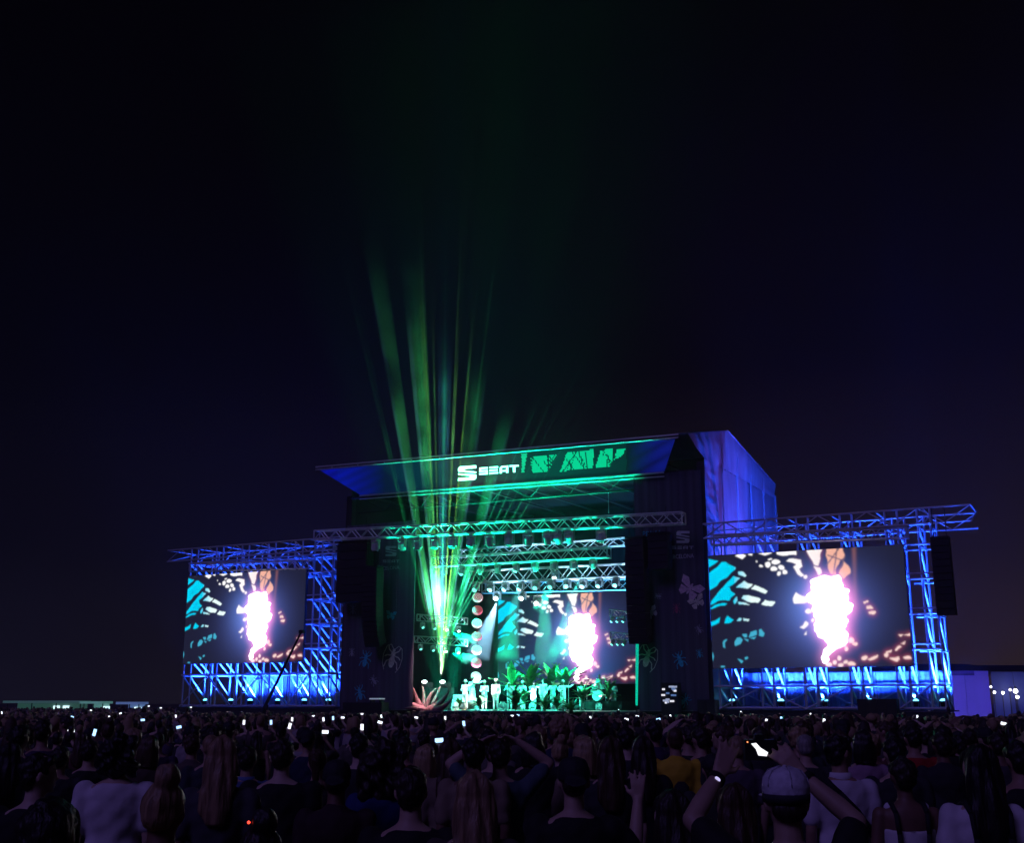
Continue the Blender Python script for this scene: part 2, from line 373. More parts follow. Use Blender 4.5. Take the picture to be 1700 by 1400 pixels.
    wcol = np.array((1.1, 1.08, 1.1)) * np.ones(X.shape + (3,))
    warm = np.clip((X - 700) / 500, 0, 1)[..., None]; wcol = wcol * (1 - warm) + np.array((1.0, .70, .66)) * warm
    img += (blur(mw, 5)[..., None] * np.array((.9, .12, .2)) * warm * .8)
    a = blur(mw, .9)[..., None]; img = img * (1 - a) + wcol * a
    a = blur(mp_, 1)[..., None]; img = img * (1 - a) + np.array((.95, .48, .36)) * a
    streak = np.exp(-((X - 1225) / 18) ** 2) * np.clip(1 - Y / 700, 0, 1) * .22; img += streak[..., None] * np.array((.9, .3, .15))
    img += red[..., None] * np.array((1.35, .16, .30)) + glow[..., None] * np.array((.40, .22, .45)) + blur(mf, 26)[..., None] * np.array((.12, .16, .50))  # the film's soft glow, with lens bloom painted into the cells
    img += (np.clip((mf_s - .25) / .75, 0, 1) ** 1.6)[..., None] * np.array((14., 13.2, 14.))
    img = img.reshape(NV, 2, NU, 2, 3).mean((1, 3))
    return img
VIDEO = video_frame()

def led_grid(name, corner, colors, m):
    """LED wall as a grid of cells; corner(s, t) gives the place of a cell corner, s to the right and t downwards"""
    nv, nu, _ = colors.shape
    vs = [corner(i / nu, j / nv) for j in range(nv + 1) for i in range(nu + 1)]
    fs = [(j * (nu + 1) + i, (j + 1) * (nu + 1) + i, (j + 1) * (nu + 1) + i + 1, j * (nu + 1) + i + 1) for j in range(nv) for i in range(nu)]
    me = bpy.data.meshes.new(name); me.from_pydata([tuple(p) for p in vs], [], fs)
    at = me.color_attributes.new('led', 'FLOAT_COLOR', 'CORNER')
    c = np.concatenate([colors.reshape(-1, 3), np.ones((nv * nu, 1))], 1).astype(np.float32)
    at.data.foreach_set('color', np.repeat(c, 4, axis=0).ravel()); me.materials.append(m); return me
SCREEN_W, SCREEN_H = 10.3, 6.05
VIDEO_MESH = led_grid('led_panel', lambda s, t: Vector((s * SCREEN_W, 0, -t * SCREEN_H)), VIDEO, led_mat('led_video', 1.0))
def video_screen(base, label):
    """base: upper left corner in stage coordinates"""
    t = Thing('video_screen', label, 'video screen', base, 'LED video screens showing the same film')
    link('led_panel', VIDEO_MESH, t.e)
    t.slab('housing', t.base + Vector((-.02, .012, .02)), t.base + Vector((SCREEN_W + .02, .22, -SCREEN_H - .02)), M_BLACK)
    for x in (0, SCREEN_W):
        t.tube('hanging_rod', t.base + Vector((x * .86 + .7, .15, .02)), t.base + Vector((x * .86 + .7, .15, .75)), .03, M_BLACK)
    return t
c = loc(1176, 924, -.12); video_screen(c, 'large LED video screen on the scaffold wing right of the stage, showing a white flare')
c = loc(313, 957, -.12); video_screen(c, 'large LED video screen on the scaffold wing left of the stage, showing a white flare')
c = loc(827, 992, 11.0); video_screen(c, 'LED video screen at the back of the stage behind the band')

# ================================================================== TRUSSES AND SCAFFOLD
def box_truss(name, label, cat, p, q, wy, h, bay, r, group=None, m=None, faces='fbtu', rz=.7):
    """lattice girder from p to q (centre of its lower front edge), wy deep and h high"""
    m = m or M_ALU; p, q = Vector(p), Vector(q); t = Thing(name, label, cat, p, group)
    d = (q - p); L = d.length; a = d.normalized(); n = max(1, round(L / bay)); Y = Vector((0, wy, 0)); Z = Vector((0, 0, h))
    for o in (Vector(), Y, Z, Y + Z): t.tube('chord', p + o, q + o, r, m)
    for i in range(n):
        s0, s1 = p + a * (L * i / n), p + a * (L * (i + 1) / n); fl = i % 2
        if 'f' in faces: t.tube('brace', s0 + (Z if fl else Vector()), s1 + (Vector() if fl else Z), r * rz, m, n=5)
        if 'b' in faces: t.tube('brace', s0 + Y + (Vector() if fl else Z), s1 + Y + (Z if fl else Vector()), r * rz, m, n=5)
        if 'u' in faces: t.tube('brace', s0 + (Y if fl else Vector()), s1 + (Vector() if fl else Y), r * rz, m, n=5)
        if 't' in faces: t.tube('brace', s0 + Z + (Y if fl else Vector()), s1 + Z + (Vector() if fl else Y), r * rz, m, n=5)
    for s in (p, q):
        t.tube('end_bar', s, s + Z, r, m); t.tube('end_bar', s + Y, s + Y + Z, r, m); t.tube('end_bar', s + Z, s + Y + Z, r, m); t.tube('end_bar', s, s + Y, r, m)
    return t

def wing(label, xs, tower_from, levels, z_scr_bot, z_scr_top, z_top, x_lo, x_hi, ext_lo, ext_hi, dz=0.0):
    """scaffold wing: pairs of transverse ladder frames, ledgers, plank deck, cantilevered head"""
    t = Thing('scaffold_wing', label, 'scaffold', (xs[0], 0, 0), 'scaffold wings either side of the stage')
    yf, yr = .15, 2.3; r = .055
    for k, x in enumerate(xs):
        tower = x >= tower_from
        for dx in (0, .62):
            X = x + dx
            if X > x_hi + .05: continue
            t.tube('standard', (X, yf, 0), (X, yf, z_top), r, M_SCAF); t.tube('standard', (X, yr, 0), (X, yr, z_top), r, M_SCAF)
            for i, z in enumerate(levels):
                hidden = (not tower) and z_scr_bot + .3 < z < z_scr_top - .3
                if not hidden: t.tube('transom', (X, yf, z), (X, yr, z), r * .9, M_SCAF)
                if i + 1 < len(levels):
                    z2 = levels[i + 1]
                    if tower or z2 < z_scr_bot + 2 or z > z_scr_top - 2:
                        t.tube('diagonal_brace', (X, yf - .06, z2), (X, yr - .06, z), r * 1.12, M_SCAF)
    for i, z in enumerate(levels):
        hidden = z_scr_bot + .3 < z < z_scr_top - .3
        a, b = (tower_from, x_hi) if hidden else (x_lo, x_hi)
        for y in (yf - .11, yr + .11):
            t.tube('ledger', (a, y, z + .06), (b, y, z + .06), r, M_SCAF)
            if not hidden or y < 1:
                pass
        if hidden:
            t.tube('ledger', (a, yf - .11, z + .34), (b, yf - .11, z + .34), r * .8, M_SCAF)
    # long braces in the base bays, crossing
    zb = levels[0]; zt = levels[1]
    for i in range(len(xs) - 1):
        a, b = (xs[i], xs[i + 1]) if i % 2 else (xs[i + 1], xs[i])
        t.tube('long_brace', (a, yr + .25, zb), (b, yr + .25, zt), r * .8, M_SCAF); t.tube('long_brace', (a, yf - .22, zt), (b, yf - .22, zb), r * .7, M_SCAF)
    for j in range(int((x_hi - x_lo) / 1.2) + 1):
        x = x_lo + j * 1.2
        t.slab('deck_plank', (x, yf - .35, zb - .10), (min(x + 1.18, x_hi + .2), yr + .3, zb - .04), M_BLACK)
    t.slab('base_skirt', (x_lo - .1, yf - .3, .02), (x_hi + .1, yf - .26, zb - .11), M_SKIRT)
    # cantilevered head: two lattice girders tied together
    for y in (-.55, 2.3):
        for z in (z_top - .05, z_top - .85): t.tube('head_chord', (ext_lo, y, z), (ext_hi, y, z), r * .9, M_SCAF)
        n = round((ext_hi - ext_lo) / 1.25)
        for i in range(n):
            a, b = ext_lo + (ext_hi - ext_lo) * i / n, ext_lo + (ext_hi - ext_lo) * (i + 1) / n
            zz = (z_top - .05, z_top - .85) if i % 2 else (z_top - .85, z_top - .05)
            t.tube('head_brace', (a, y, zz[0]), (b, y, zz[1]), r * .6, M_SCAF, n=5)
    n = round((ext_hi - ext_lo) / 2.3)
    for i in range(n + 1):
        x = ext_lo + (ext_hi - ext_lo) * i / n
        t.tube('head_tie', (x, -.55, z_top - .05), (x, 2.3, z_top - .05), r * .75, M_SCAF); t.tube('head_tie', (x, -.55, z_top - .85), (x, 2.3, z_top - .05), r * .75, M_SCAF)
    return t
RX = [12.55, 14.85, 17.15, 19.45, 21.75, 23.35]
wing('blue-lit scaffold wing carrying the video screen right of the stage', RX, 22.6, [2.0, 3.12, 4.85, 6.6, 8.35, 10.1, 11.1], 3.95, 10.1, 11.95, 12.3, 24.05, 12.2, 26.0)
RT = box_truss('screen_truss', 'lattice truss along the top edge of the right video screen', 'truss', loc(1181, 905, -.5), loc(1506, 893, -.5), .5, .55, .62, .04, 'trusses above the wing screens')
LX = [-25.7, -23.4, -21.1, -18.8, -16.5, -14.85, -13.35]
wing('blue-lit scaffold wing carrying the video screen left of the stage', LX, -15.3, [2.05, 4.1, 5.7, 7.25, 8.85, 10.6, 11.8], 4.68, 10.9, 12.85, -25.8, -12.65, -27.3, -12.4)
LT = box_truss('screen_truss', 'lattice truss along the top edge of the left video screen', 'truss', loc(314, 949, -.5), loc(512, 944, -.5), .5, .55, .62, .04, 'trusses above the wing screens')

# cloth walls behind the wing bases, in widths
def cloth_wall(label, x0, x1, y, z0, z1, m, n):
    t = Thing('backcloth', label, 'backcloth', (x0, y, z0))
    for i in range(n):
        a, b = x0 + (x1 - x0) * i / n, x0 + (x1 - x0) * (i + 1) / n - .03; mb = MB(); k = 14
        vs = []; fs = []
        for j in range(k + 1):
            s = j / k; x = a + (b - a) * s; yy = y + .05 * math.sin(s * 19 + i * 2.1) + .03 * math.sin(s * 41 + i)
            vs += [(x, yy, z0), (x, yy, z1)]
            if j: fs.append((2 * j - 2, 2 * j, 2 * j + 1, 2 * j - 1))
        mb.add(vs, fs); t.part('cloth_width', mb, m, smooth=True)
    t.tube('top_rail', (x0, y, z1 + .03), (x1, y, z1 + .03), .03, M_BLACK)
    return t
cloth_wall('blue-lit cloth hung behind the base of the right scaffold wing', 12.6, 24.0, 3.0, 1.9, 3.9, M_BACKCLOTH, 9)
cloth_wall('blue-lit cloth hung behind the base of the left scaffold wing', -22.6, -12.8, 3.0, 1.9, 4.3, M_BACKCLOTH, 8)

# floor uplighters in the wing bases
def uplighter(x, y, z, label, group, tgt, energy, color, angle=55):
    t = Thing('uplighter', label, 'stage lamp', (x, y, z), group)
    mb = MB(); mb.box((x, y, z + .03), (.34, .3, .06)); t.part('base_plate', mb, M_BLACK)
    for sx in (-.2, .2): t.slab('yoke_arm', (x + sx - .015, y - .05, z + .06), (x + sx + .015, y + .05, z + .37), M_BLACK)
    mb = MB(); mb.tube((x, y, z + .12), (x, y, z + .40), .13, .17, 14); t.part('lamp_head', mb, M_BLACK)
    mb = MB(); mb.ell((x, y, z + .405), (.17, .17, .11), 14, 8); t.part('lens', mb, lens_mat('blue', (.12, .62, 1.0), 5))
    spot(t, (x, y, z + .56), tgt, energy, color, angle, .6, .12)
BLUE = (0.012, 0.070, 1.0)
for k, (px, py) in enumerate([(341, 1166), (383, 1167), (415, 1168), (461, 1168), (505, 1166), (545, 1166)]):
    p = loc(px, py, .9); uplighter(p.x, .9, 2.06, ORD[k] + ' blue floor lamp in the base of the left scaffold wing', 'blue floor lamps of the left wing', (p.x - (3.0 if px > 530 else 0), 3.2, 7.5), 9000, BLUE, 130 if px < 530 else 95)
for k, x in enumerate([12.95, 15.6, 17.9, 20.2, 22.4, 23.75]):
    uplighter(x, .9, 2.02, ORD[k] + ' blue floor lamp in the base of the right scaffold wing', 'blue floor lamps of the right wing', (x + (3.0 if x < 13.5 else 0), 3.0, 8.0), 13000, BLUE, 130 if x > 13.5 else 95)

# violet lamps behind the right wing washing the tarpaulin wall
for x, y, tx, ty, tz, e_, wh in ((17.5, 4.2, 12.2, 1.6, 12.5, 7500, 'nearer'), (17.2, 8.5, 12.2, 6.5, 13.5, 2200, 'farther')):
    uplighter(x, y, .02, wh + ' violet lamp on the ground behind the right scaffold wing', 'violet wall lamps', (tx, ty, tz), e_, (.20, .085, 1.0), 62)
# ================================================================== STAGE HOUSE
st = Thing('stage_deck', 'black stage platform with dark skirt under the roof', 'stage', (0, 0, 0))
for i in range(12):
    for j in range(7):
        x = -12.2 + i * 2.033; y = .35 + j * 2.033
        st.slab('deck_panel', (x, y, 1.72), (x + 2.02, y + 2.02, 1.85), M_DECK)
for i in range(24):
    x = -12.2 + i * 1.0165; st.slab('skirt_panel', (x, .30, .02), (x + 1.005, .33, 1.80), M_SKIRT)
# forestage thrust where the front performers stand
fs_ = Thing('forestage', 'low dark step in front of the stage floor', 'stage', (-5, -1, 0))
fs_.slab('top_board', (-6.6, -1.4, 1.44), (2.4, .27, 1.5), M_DECK); fs_.slab('front_board', (-6.6, -1.36, .02), (2.4, -1.33, 1.43), M_SKIRT)

rh = Thing('stage_roof', 'big gabled stage roof with pale purple-lit tarpaulin side', 'stage roof', (0, 0, 0))
def sheet(name, quad, m, nx=10, ny=6, bulge=.0, th=.03, parent=None, wrinkle=.0):
    """sagging tarpaulin sheet between four corners, with thickness"""
    a, b, c_, d = [Vector(p) for p in quad]; vs = []; fs = []; nrm = (b - a).cross(d - a).normalized()
    for j in range(ny + 1):
        for i in range(nx + 1):
            s, t_ = i / nx, j / ny
            p = (a * (1 - s) + b * s) * (1 - t_) + (d * (1 - s) + c_ * s) * t_
            p = p + nrm * (bulge * 4 * s * (1 - s) * (.3 + t_ * (1 - t_) * 2.8) + wrinkle * mnoise.noise(Vector((s * 7, t_ * 4, a.x + a.y))))
            vs.append(p)
    n = len(vs)
    for j in range(ny):
        for i in range(nx): fs.append((j * (nx + 1) + i, j * (nx + 1) + i + 1, (j + 1) * (nx + 1) + i + 1, (j + 1) * (nx + 1) + i))
    fs2 = [tuple(k + n for k in f[::-1]) for f in fs]; vs2 = [p - nrm * th for p in vs]
    return rh.part(name, MB().add(vs + vs2, fs + fs2), m, parent, smooth=True)
XR, XL, YB = 12.15, -12.5, 15.0
ys = [0.25, 3.3, 6.3, 9.2, 12.1, 15.0]
for i in range(5):
    y0, y1 = ys[i] + .03, ys[i + 1] - .03
    sheet('side_sheet', [(XR, y0, .1), (XR, y1, .1), (XR, y1, 15.75), (XR, y0, 15.75)], M_TARP, 8, 10, .10, .02, wrinkle=.06)
    rh.tube('side_post', (XR + .05, ys[i + 1], 0), (XR + .05, ys[i + 1], 15.9), .06, M_TARP)
sheet('gable_sheet', [(XR + .02, .3, 15.70), (XR + .02, 4.6, 15.78), (XR + .12, 4.6, 18.25), (XR - .35, -1.3, 16.95)], M_TARP, 8, 6, .08, .02, wrinkle=.06)
sheet('gable_sheet', [(XR + .02, 4.6, 15.78), (XR + .02, 15.0, 15.75), (XR + .12, 15.0, 16.65), (XR + .12, 4.6, 18.25)], M_TARP, 10, 6, .08, .02, wrinkle=.06)
for y in (3.3, 6.3, 9.2, 12.1): rh.tube('eave_strap', (XR + .1, y, 15.5), (XR + .14, y, 17.2), .03, M_TARP)
sheet('roof_sheet', [(XL - .3, -1.3, 17.15), (XR - .3, -1.3, 17.0), (XR + .15, 4.6, 18.3), (XL - .1, 4.6, 18.5)], M_ROOF, 16, 6, .06, .03)
sheet('roof_sheet', [(XL - .1, 4.6, 18.5), (XR + .15, 4.6, 18.3), (XR + .15, 15.0, 16.7), (XL - .1, 15.0, 16.9)], M_ROOF, 16, 6, .06, .03)
for (x, y) in ((XL + .2, .5), (XR - .25, .5), (XL + .2, 14.6), (XR - .25, 14.6), (XL + .2, 7.5), (XR - .25, 7.5)):
    rh.slab('column', (x - .22, y - .22, 0), (x + .22, y + .22, 15.6), M_BLACK)
rh.slab('side_drape', (XL, .8, .1), (XL + .05, 14.9, 16.2), M_DRAPE); rh.slab('side_drape', (XR - .12, .8, .1), (XR - .08, 14.9, 15.6), M_DRAPE)
for i in range(8):
    x = XL + .1 + i * 3.06; sheet('back_drape', [(x, 14.8, .1), (x + 3.04, 14.8, .1), (x + 3.04, 14.8, 16.2), (x, 14.8, 16.2)], M_DRAPE, 10, 2, .1, .02)
rh.slab('ceiling_drape', (XL + .1, 1.2, 15.95), (XR - .15, 14.8, 16.0), M_CEIL)
for i in range(9):       # rafters and the V struts under the front edge
    x = -11.2 + i * 2.65
    rh.tube('rafter', (x, .3, 15.6), (x, 14.5, 15.7), .07, M_DARK)
    if i < 8:
        rh.tube('front_strut', (x, .25, 15.3), (x + 1.32, 1.0, 14.55), .035, M_DARK); rh.tube('front_strut', (x + 1.32, 1.0, 14.55), (x + 2.65, .25, 15.3), .035, M_DARK)
rh.tube('front_beam', (XL + .4, .25, 15.42), (XR - .6, .25, 15.12), .07, M_DARK)
rh.tube('front_beam', (XL + .4, 1.0, 14.55), (XR - .6, 1.0, 14.45), .05, M_DARK)
for px, py in ((690, 852), (1010, 826)):   # pulley drops below the struts
    p = loc(px, py, 1.0); rh.tube('drop_cable', (p.x, 1.0, 14.5), (p.x, 1.0, 13.2), .02, M_ALU)

# leaning LED fascia along the roof front
FT, FB = (loc(531, 781, -1.6), loc(1121, 729, -1.6)), (loc(598, 822, .05), loc(1103, 783, .05))
fa = Thing('fascia_screen', 'long leaning LED fascia on the roof front with white lettering', 'LED banner', FB[0])
NFU, NFV = 300, 24
def fascia_pt(s, t): return (FT[0] * (1 - s) + FT[1] * s) * (1 - t) + (FB[0] * (1 - s) + FB[1] * s) * t
def fascia_colors():
    col = np.zeros((NFV, NFU, 3)); X = np.zeros((NFV, NFU)); Y = np.zeros((NFV, NFU))
    for j in range(NFV):
        for i in range(NFU): X[j, i], Y[j, i] = proj(SM @ fascia_pt((i + .5) / NFU, (j + .5) / NFV))
    col[:] = (.002, .003, .008)
    lft = np.clip((640 - X) / 70, 0, 1); col += lft[..., None] * np.array((.0, .002, .30)) * (0.55 + .45 * np.sin(X * .09 + Y * .2)[..., None] ** 2)
    mid = np.clip((740 - X) / 100, 0, 1) * (X > 560); col += mid[..., None] * np.array((.0, .003, .022))
    tq = np.exp(-((X - 690) / 40) ** 2); col += tq[..., None] * np.array((0, .010, .020))
    gry = np.exp(-((X - 800) / 62) ** 4); col += gry[..., None] * np.array((.020, .017, .022))
    g = np.zeros(X.shape)
    for poly in ([(866, 753), (875, 752), (870, 785), (866, 786)], [(880, 760), (908, 756), (910, 783), (884, 786)], [(912, 757), (924, 754), (916, 770), (911, 782)],
                 [(941, 752), (986, 746), (984, 778), (930, 783)], [(997, 748), (1018, 745), (1015, 775), (988, 778)], [(1024, 746), (1038, 746), (1034, 756), (1019, 764)]):
        g[inpoly(X, Y, poly)] = 1
    for k in range(26):
        x0 = 872 + 165 * RNG.random(); sl = RNG.uniform(-.7, .9); wd = RNG.uniform(.5, 1.2)
        g[(np.abs(X - x0 - sl * (Y - 785)) < wd) & (Y > RNG.uniform(745, 770))] *= .15
    col += g[..., None] * np.array((.0, .62, .27))
    col[(X > 850) & (X < 1040) & (g == 0)] += np.array((0, .018, .014))
    rgt = np.clip((X - 1040) / 55, 0, 1); wv = (.45 + .55 * np.abs(np.sin(X * .07 + Y * .13)))[..., None]
    col += rgt[..., None] * wv * np.array((.002, .006, .17))
    return col
fme = led_grid('led_panel', lambda s, t: fascia_pt(s, t) - fa.base, fascia_colors(), led_mat('led_fascia', 1.0)); link('led_panel', fme, fa.e)
back = MB(); o_ = Vector((0, .18, .02))
back.add([FT[0] + o_ * .1, FT[1] + o_ * .1, FB[1] + o_ * .1, FB[0] + o_ * .1, FT[0] + o_, FT[1] + o_, FB[1] + o_, FB[0] + o_],
         [(0, 1, 2, 3), (7, 6, 5, 4), (0, 4, 5, 1), (1, 5, 6, 2), (2, 6, 7, 3), (3, 7, 4, 0)]); fa.part('backing', back, M_BLACK)
fa.tube('top_rail', FT[0] + Vector((-.3, -.05, .22)), FT[1] + Vector((.2, -.05, .22)), .06, M_ALU); fa.tube('top_rail', FT[0] + Vector((-.3, -.05, .05)), FT[1] + Vector((.2, -.05, .05)), .04, M_ALU)
fa.tube('bottom_rail', FB[0] + Vector((0, -.08, -.08)), FB[1] + Vector((0, -.08, -.08)), .05, M_ALU); fa.tube('bottom_rail', FB[0] + Vector((0, -.05, -.3)), FB[1] + Vector((0, -.05, -.3)), .035, M_ALU)
for i in range(12):
    s = (i + .5) / 12; p = fascia_pt(s, 0); fa.tube('rail_clamp', p + Vector((0, -.06, .02)), p + Vector((0, -.06, .26)), .035, M_ALU)

# lettering made of straight bars
S_UP = [(.1, 1), (1, 1), (1, .8), (.36, .8), (.36, .7), (1, .57), (1, .47), (0, .64), (0, .88)]
S_LO = [(.9, 0), (0, 0), (0, .2), (.64, .2), (.64, .3), (0, .43), (0, .53), (1, .36), (1, .12)]
LETTERS = {'S': [[(0, 1), (1, 1), (1, .78), (.22, .78), (.22, .61), (0, .61)], [(0, .605), (.995, .605), (.995, .39), (0, .39)], [(.78, .385), (1, .385), (1, 0), (0, 0), (0, .22), (.78, .22)]],
           'E': [[(0, 1), (1, 1), (1, .79), (0, .79)], [(0, .61), (.95, .61), (.95, .40), (0, .40)], [(0, .21), (1, .21), (1, 0), (0, 0)]],
           'A': [[(0, 0), (0, .75), (.25, 1), (1, 1), (1, 0), (.77, 0), (.77, .78), (.34, .78), (.23, .66), (.23, 0)], [(.235, .42), (.765, .42), (.765, .22), (.235, .22)]],
           'T': [[(0, 1), (1, 1), (1, .79), (0, .79)], [(.38, .785), (.62, .785), (.62, 0), (.38, 0)]]}
def glyph_part(thing, name, polys, at, m, depth=.02, label=None):
    """polys in unit cells; at(u, v) gives the place of a point on the sign face; pushed out by depth towards the audience"""
    mb = MB()
    for poly in polys:
        n = len(poly); f = [at(u, v) for u, v in poly]; b = [p + Vector((0, depth, 0)) for p in f]
        mb.add(f + b, [tuple(range(n)), tuple(range(n, 2 * n))[::-1]] + [(i, n + i, n + (i + 1) % n, (i + 1) % n) for i in range(n)])
    return thing.part(name, mb, m, label=label)
def fascia_at(px0, px1, py0, py1):
    """sign cell given by its left/right edge and lower/upper edge in the photo, laid on the leaning fascia"""
    n = (FT[1] - FT[0]).cross(FB[0] - FT[0]).normalized(); n = n if n.y < 0 else -n
    def hit(px, py):
        d = (SMI.to_3x3() @ ray(px, py)); o = SMI @ Vector((0, 0, CAM_Z)); return o + d * ((FT[0] - o).dot(n) / d.dot(n)) + n * .05
    a, b, c_, d_ = hit(px0, py0[0]), hit(px1, py0[1]), hit(px1, py1[1]), hit(px0, py1[0])
    return lambda u, v: (a * (1 - u) + b * u) * (1 - v) + (d_ * (1 - u) + c_ * u) * v
fx = fascia_at(761, 791, (798, 796), (774.0, 772))
glyph_part(fa, 'emblem', [S_UP, S_LO], fx, M_WHITE_SIGN)
for ch, a, b in (('S', 796, 810), ('E', 813, 827), ('A', 830, 844), ('T', 846.5, 861.5)):
    yb = 788 - (a - 795) * .075; glyph_part(fa, 'letter', LETTERS[ch], fascia_at(a, b, (yb, yb - 1.1), (yb - 12, yb - 13)), M_WHITE_SIGN)

# ================================================================== PRINTED SCRIMS at the portal sides
def text_mesh(txt, width, height):
    cu = bpy.data.curves.new('t', 'FONT'); cu.body = txt; cu.resolution_u = 2; cu.extrude = .006
    ob = bpy.data.objects.new('t', cu); me = baked(ob)
    n = len(me.vertices); a = np.zeros(n * 3); me.vertices.foreach_get('co', a); a = a.reshape(-1, 3)
    lo, hi = a.min(0), a.max(0); x = (a[:, 0] - lo[0]) / (hi[0] - lo[0]) * width; z = (a[:, 1] - lo[1]) / (hi[1] - lo[1]) * height
    b = np.stack([x, -a[:, 2], z], 1); me.vertices.foreach_set('co', b.ravel()); me.update(); return me
def print_ellipse(mb, c, rx, rz, ang=0, y=0, n=14):
    ca, sa = math.cos(ang), math.sin(ang)
    mb.prism([(c[0] + rx * math.cos(t) * ca - rz * math.sin(t) * sa, c[1] + rx * math.cos(t) * sa + rz * math.sin(t) * ca) for t in [2 * math.pi * i / n for i in range(n)]], y, y + .012)
def print_stroke(mb, pts, wd, y):
    for (a, b) in zip(pts[:-1], pts[1:]):
        d = Vector((b[0] - a[0], b[1] - a[1])); 
        if d.length < 1e-4: continue
        nn = Vector((-d.y, d.x)).normalized() * wd / 2
        mb.prism([(a[0] - nn.x, a[1] - nn.y), (b[0] - nn.x, b[1] - nn.y), (b[0] + nn.x, b[1] + nn.y), (a[0] + nn.x, a[1] + nn.y)], y, y + .010)
def beetle(cx, cz, s, ang, y, horn=False):
    """flat printed beetle: abdomen, thorax, head, six jointed legs and feelers"""
    mb = MB(); ca, sa = math.cos(ang), math.sin(ang)
    P = lambda x, z: (cx + s * (x * ca - z * sa), cz + s * (x * sa + z * ca))
    print_ellipse(mb, P(0, -.55), s * .34, s * .62, ang, y); print_ellipse(mb, P(0, .22), s * .26, s * .26, ang, y - .002); print_ellipse(mb, P(0, .58), s * .17, s * .17, ang, y - .004)
    for sg in (-1, 1):
        for z0, kx, kz, ex, ez in ((.35, .6, .6, .75, 1.0), (.05, .7, .0, .95, -.2), (-.3, .65, -.6, .8, -1.2)):
            print_stroke(mb, [P(sg * .2, z0), P(sg * kx, kz), P(sg * ex, ez)], s * .11, y + .002)
        fe = [P(sg * .08, .7), P(sg * .45, 1.1), P(sg * .9, .9), P(sg * 1.15, 0), P(sg * 1.05, -.9), P(sg * .7, -1.5)] if horn else [P(sg * .08, .7), P(sg * .3, 1.05)]
        print_stroke(mb, fe, s * .06, y + .003)
    return mb
def moth(cx, cz, s, ang, y):
    mb = MB(); ca, sa = math.cos(ang), math.sin(ang); P = lambda x, z: (cx + s * (x * ca - z * sa), cz + s * (x * sa + z * ca))
    print_ellipse(mb, P(0, 0), s * .12, s * .5, ang, y - .003)
    for sg in (-1, 1):
        mb.prism([P(sg * .1, .25), P(sg * .55, .75), P(sg * 1.1, .7), P(sg * .9, .15), P(sg * .15, 0)], y, y + .01)
        mb.prism([P(sg * .12, -.03), P(sg * .8, -.05), P(sg * .75, -.55), P(sg * .4, -.75), P(sg * .15, -.35)], y + .001, y + .011)
    return mb
def scrim(label, quadx, z0, z1, y, n):
    t = Thing('scrim_banner', label, 'banner', (quadx[0], y, z0))
    for i in range(n):
        a = quadx[0] + (quadx[1] - quadx[0]) * i / n; b = quadx[0] + (quadx[1] - quadx[0]) * (i + 1) / n
        t.slab('cloth_width', (a, y + .02, z0), (b - .015, y + .05, z1), M_SCRIM)
    t.tube('hem_bar', (quadx[0], y + .03, z0 - .05), (quadx[1], y + .03, z0 - .05), .04, M_BLACK); return t
SY = .12
rs = scrim('dark printed scrim with insects and grey emblem right of the stage opening', (7.9, 11.95), 1.9, 15.1, SY, 3)
ls = scrim('dark printed scrim with insects and grey emblem left of the stage opening', (-12.35, -6.95), 1.9, 13.6, SY, 4)
def cell(px0, px1, py0, py1, y):
    a, b, c_, d_ = loc(px0, py0, y), loc(px1, py0, y), loc(px1, py1, y), loc(px0, py1, y)
    return lambda u, v: (a * (1 - u) + b * u) * (1 - v) + (d_ * (1 - u) + c_ * u) * v
glyph_part(rs, 'emblem', [S_UP, S_LO], cell(1123, 1144.5, 902, 882, SY), M_PRINT_GREY, .012)
for i, ch in enumerate('SEAT'):
    glyph_part(rs, 'letter', LETTERS[ch], cell(1115 + i * 9.6, 1122.6 + i * 9.6, 912, 907, SY), M_PRINT_GREY, .012)
def put_text(t, txt, px0, px1, py0, py1, m, y=SY):
    a, b, c_ = loc(px0, py0, y), loc(px1, py0, y), loc(px0, py1, y); me = text_mesh(txt, b.x - a.x, c_.z - a.z); me.materials.append(m)
    link('lettering', me, t.e, Matrix.Translation(a - t.base + Vector((0, -.005, 0))))
put_text(rs, 'BARCELONA', 1108, 1152, 929, 922, M_PRINT_GREY)
put_text(rs, 'PRIMA', 1067, 1099, 891, 883, M_PRINT_CYAN); put_text(rs, 'VERA', 1068, 1094, 901, 893, M_PRINT_CYAN)
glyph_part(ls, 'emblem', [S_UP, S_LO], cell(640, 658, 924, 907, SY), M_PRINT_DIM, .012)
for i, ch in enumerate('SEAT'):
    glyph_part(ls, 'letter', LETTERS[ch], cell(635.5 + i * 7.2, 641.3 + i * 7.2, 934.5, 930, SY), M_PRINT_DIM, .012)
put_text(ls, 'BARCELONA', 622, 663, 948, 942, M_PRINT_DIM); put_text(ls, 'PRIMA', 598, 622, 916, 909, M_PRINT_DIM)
def bug(t, px, py, spx, ang, m, kind='b', horn=False):
    p = loc(px, py, SY); q = loc(px + spx, py, SY); s = q.x - p.x
    mb = beetle(p.x, p.z, s, ang, SY, horn) if kind == 'b' else moth(p.x, p.z, s, ang, SY)
    t.part('insect_print', mb, m)
bug(rs, 1075, 1090, 15, R(-18), M_PRINT_CREAM, horn=True); bug(rs, 1128, 1095, 11, R(20), M_PRINT_CYAN); bug(rs, 1145, 978, 20, R(-35), M_PRINT_PINK, 'm')
bug(rs, 1157, 1000, 13, R(25), M_PRINT_CREAM, 'm'); bug(rs, 1123, 1010, 7, 0, M_PRINT_RED); bug(rs, 1081, 1018, 11, R(30), M_PRINT_GREY, 'm')
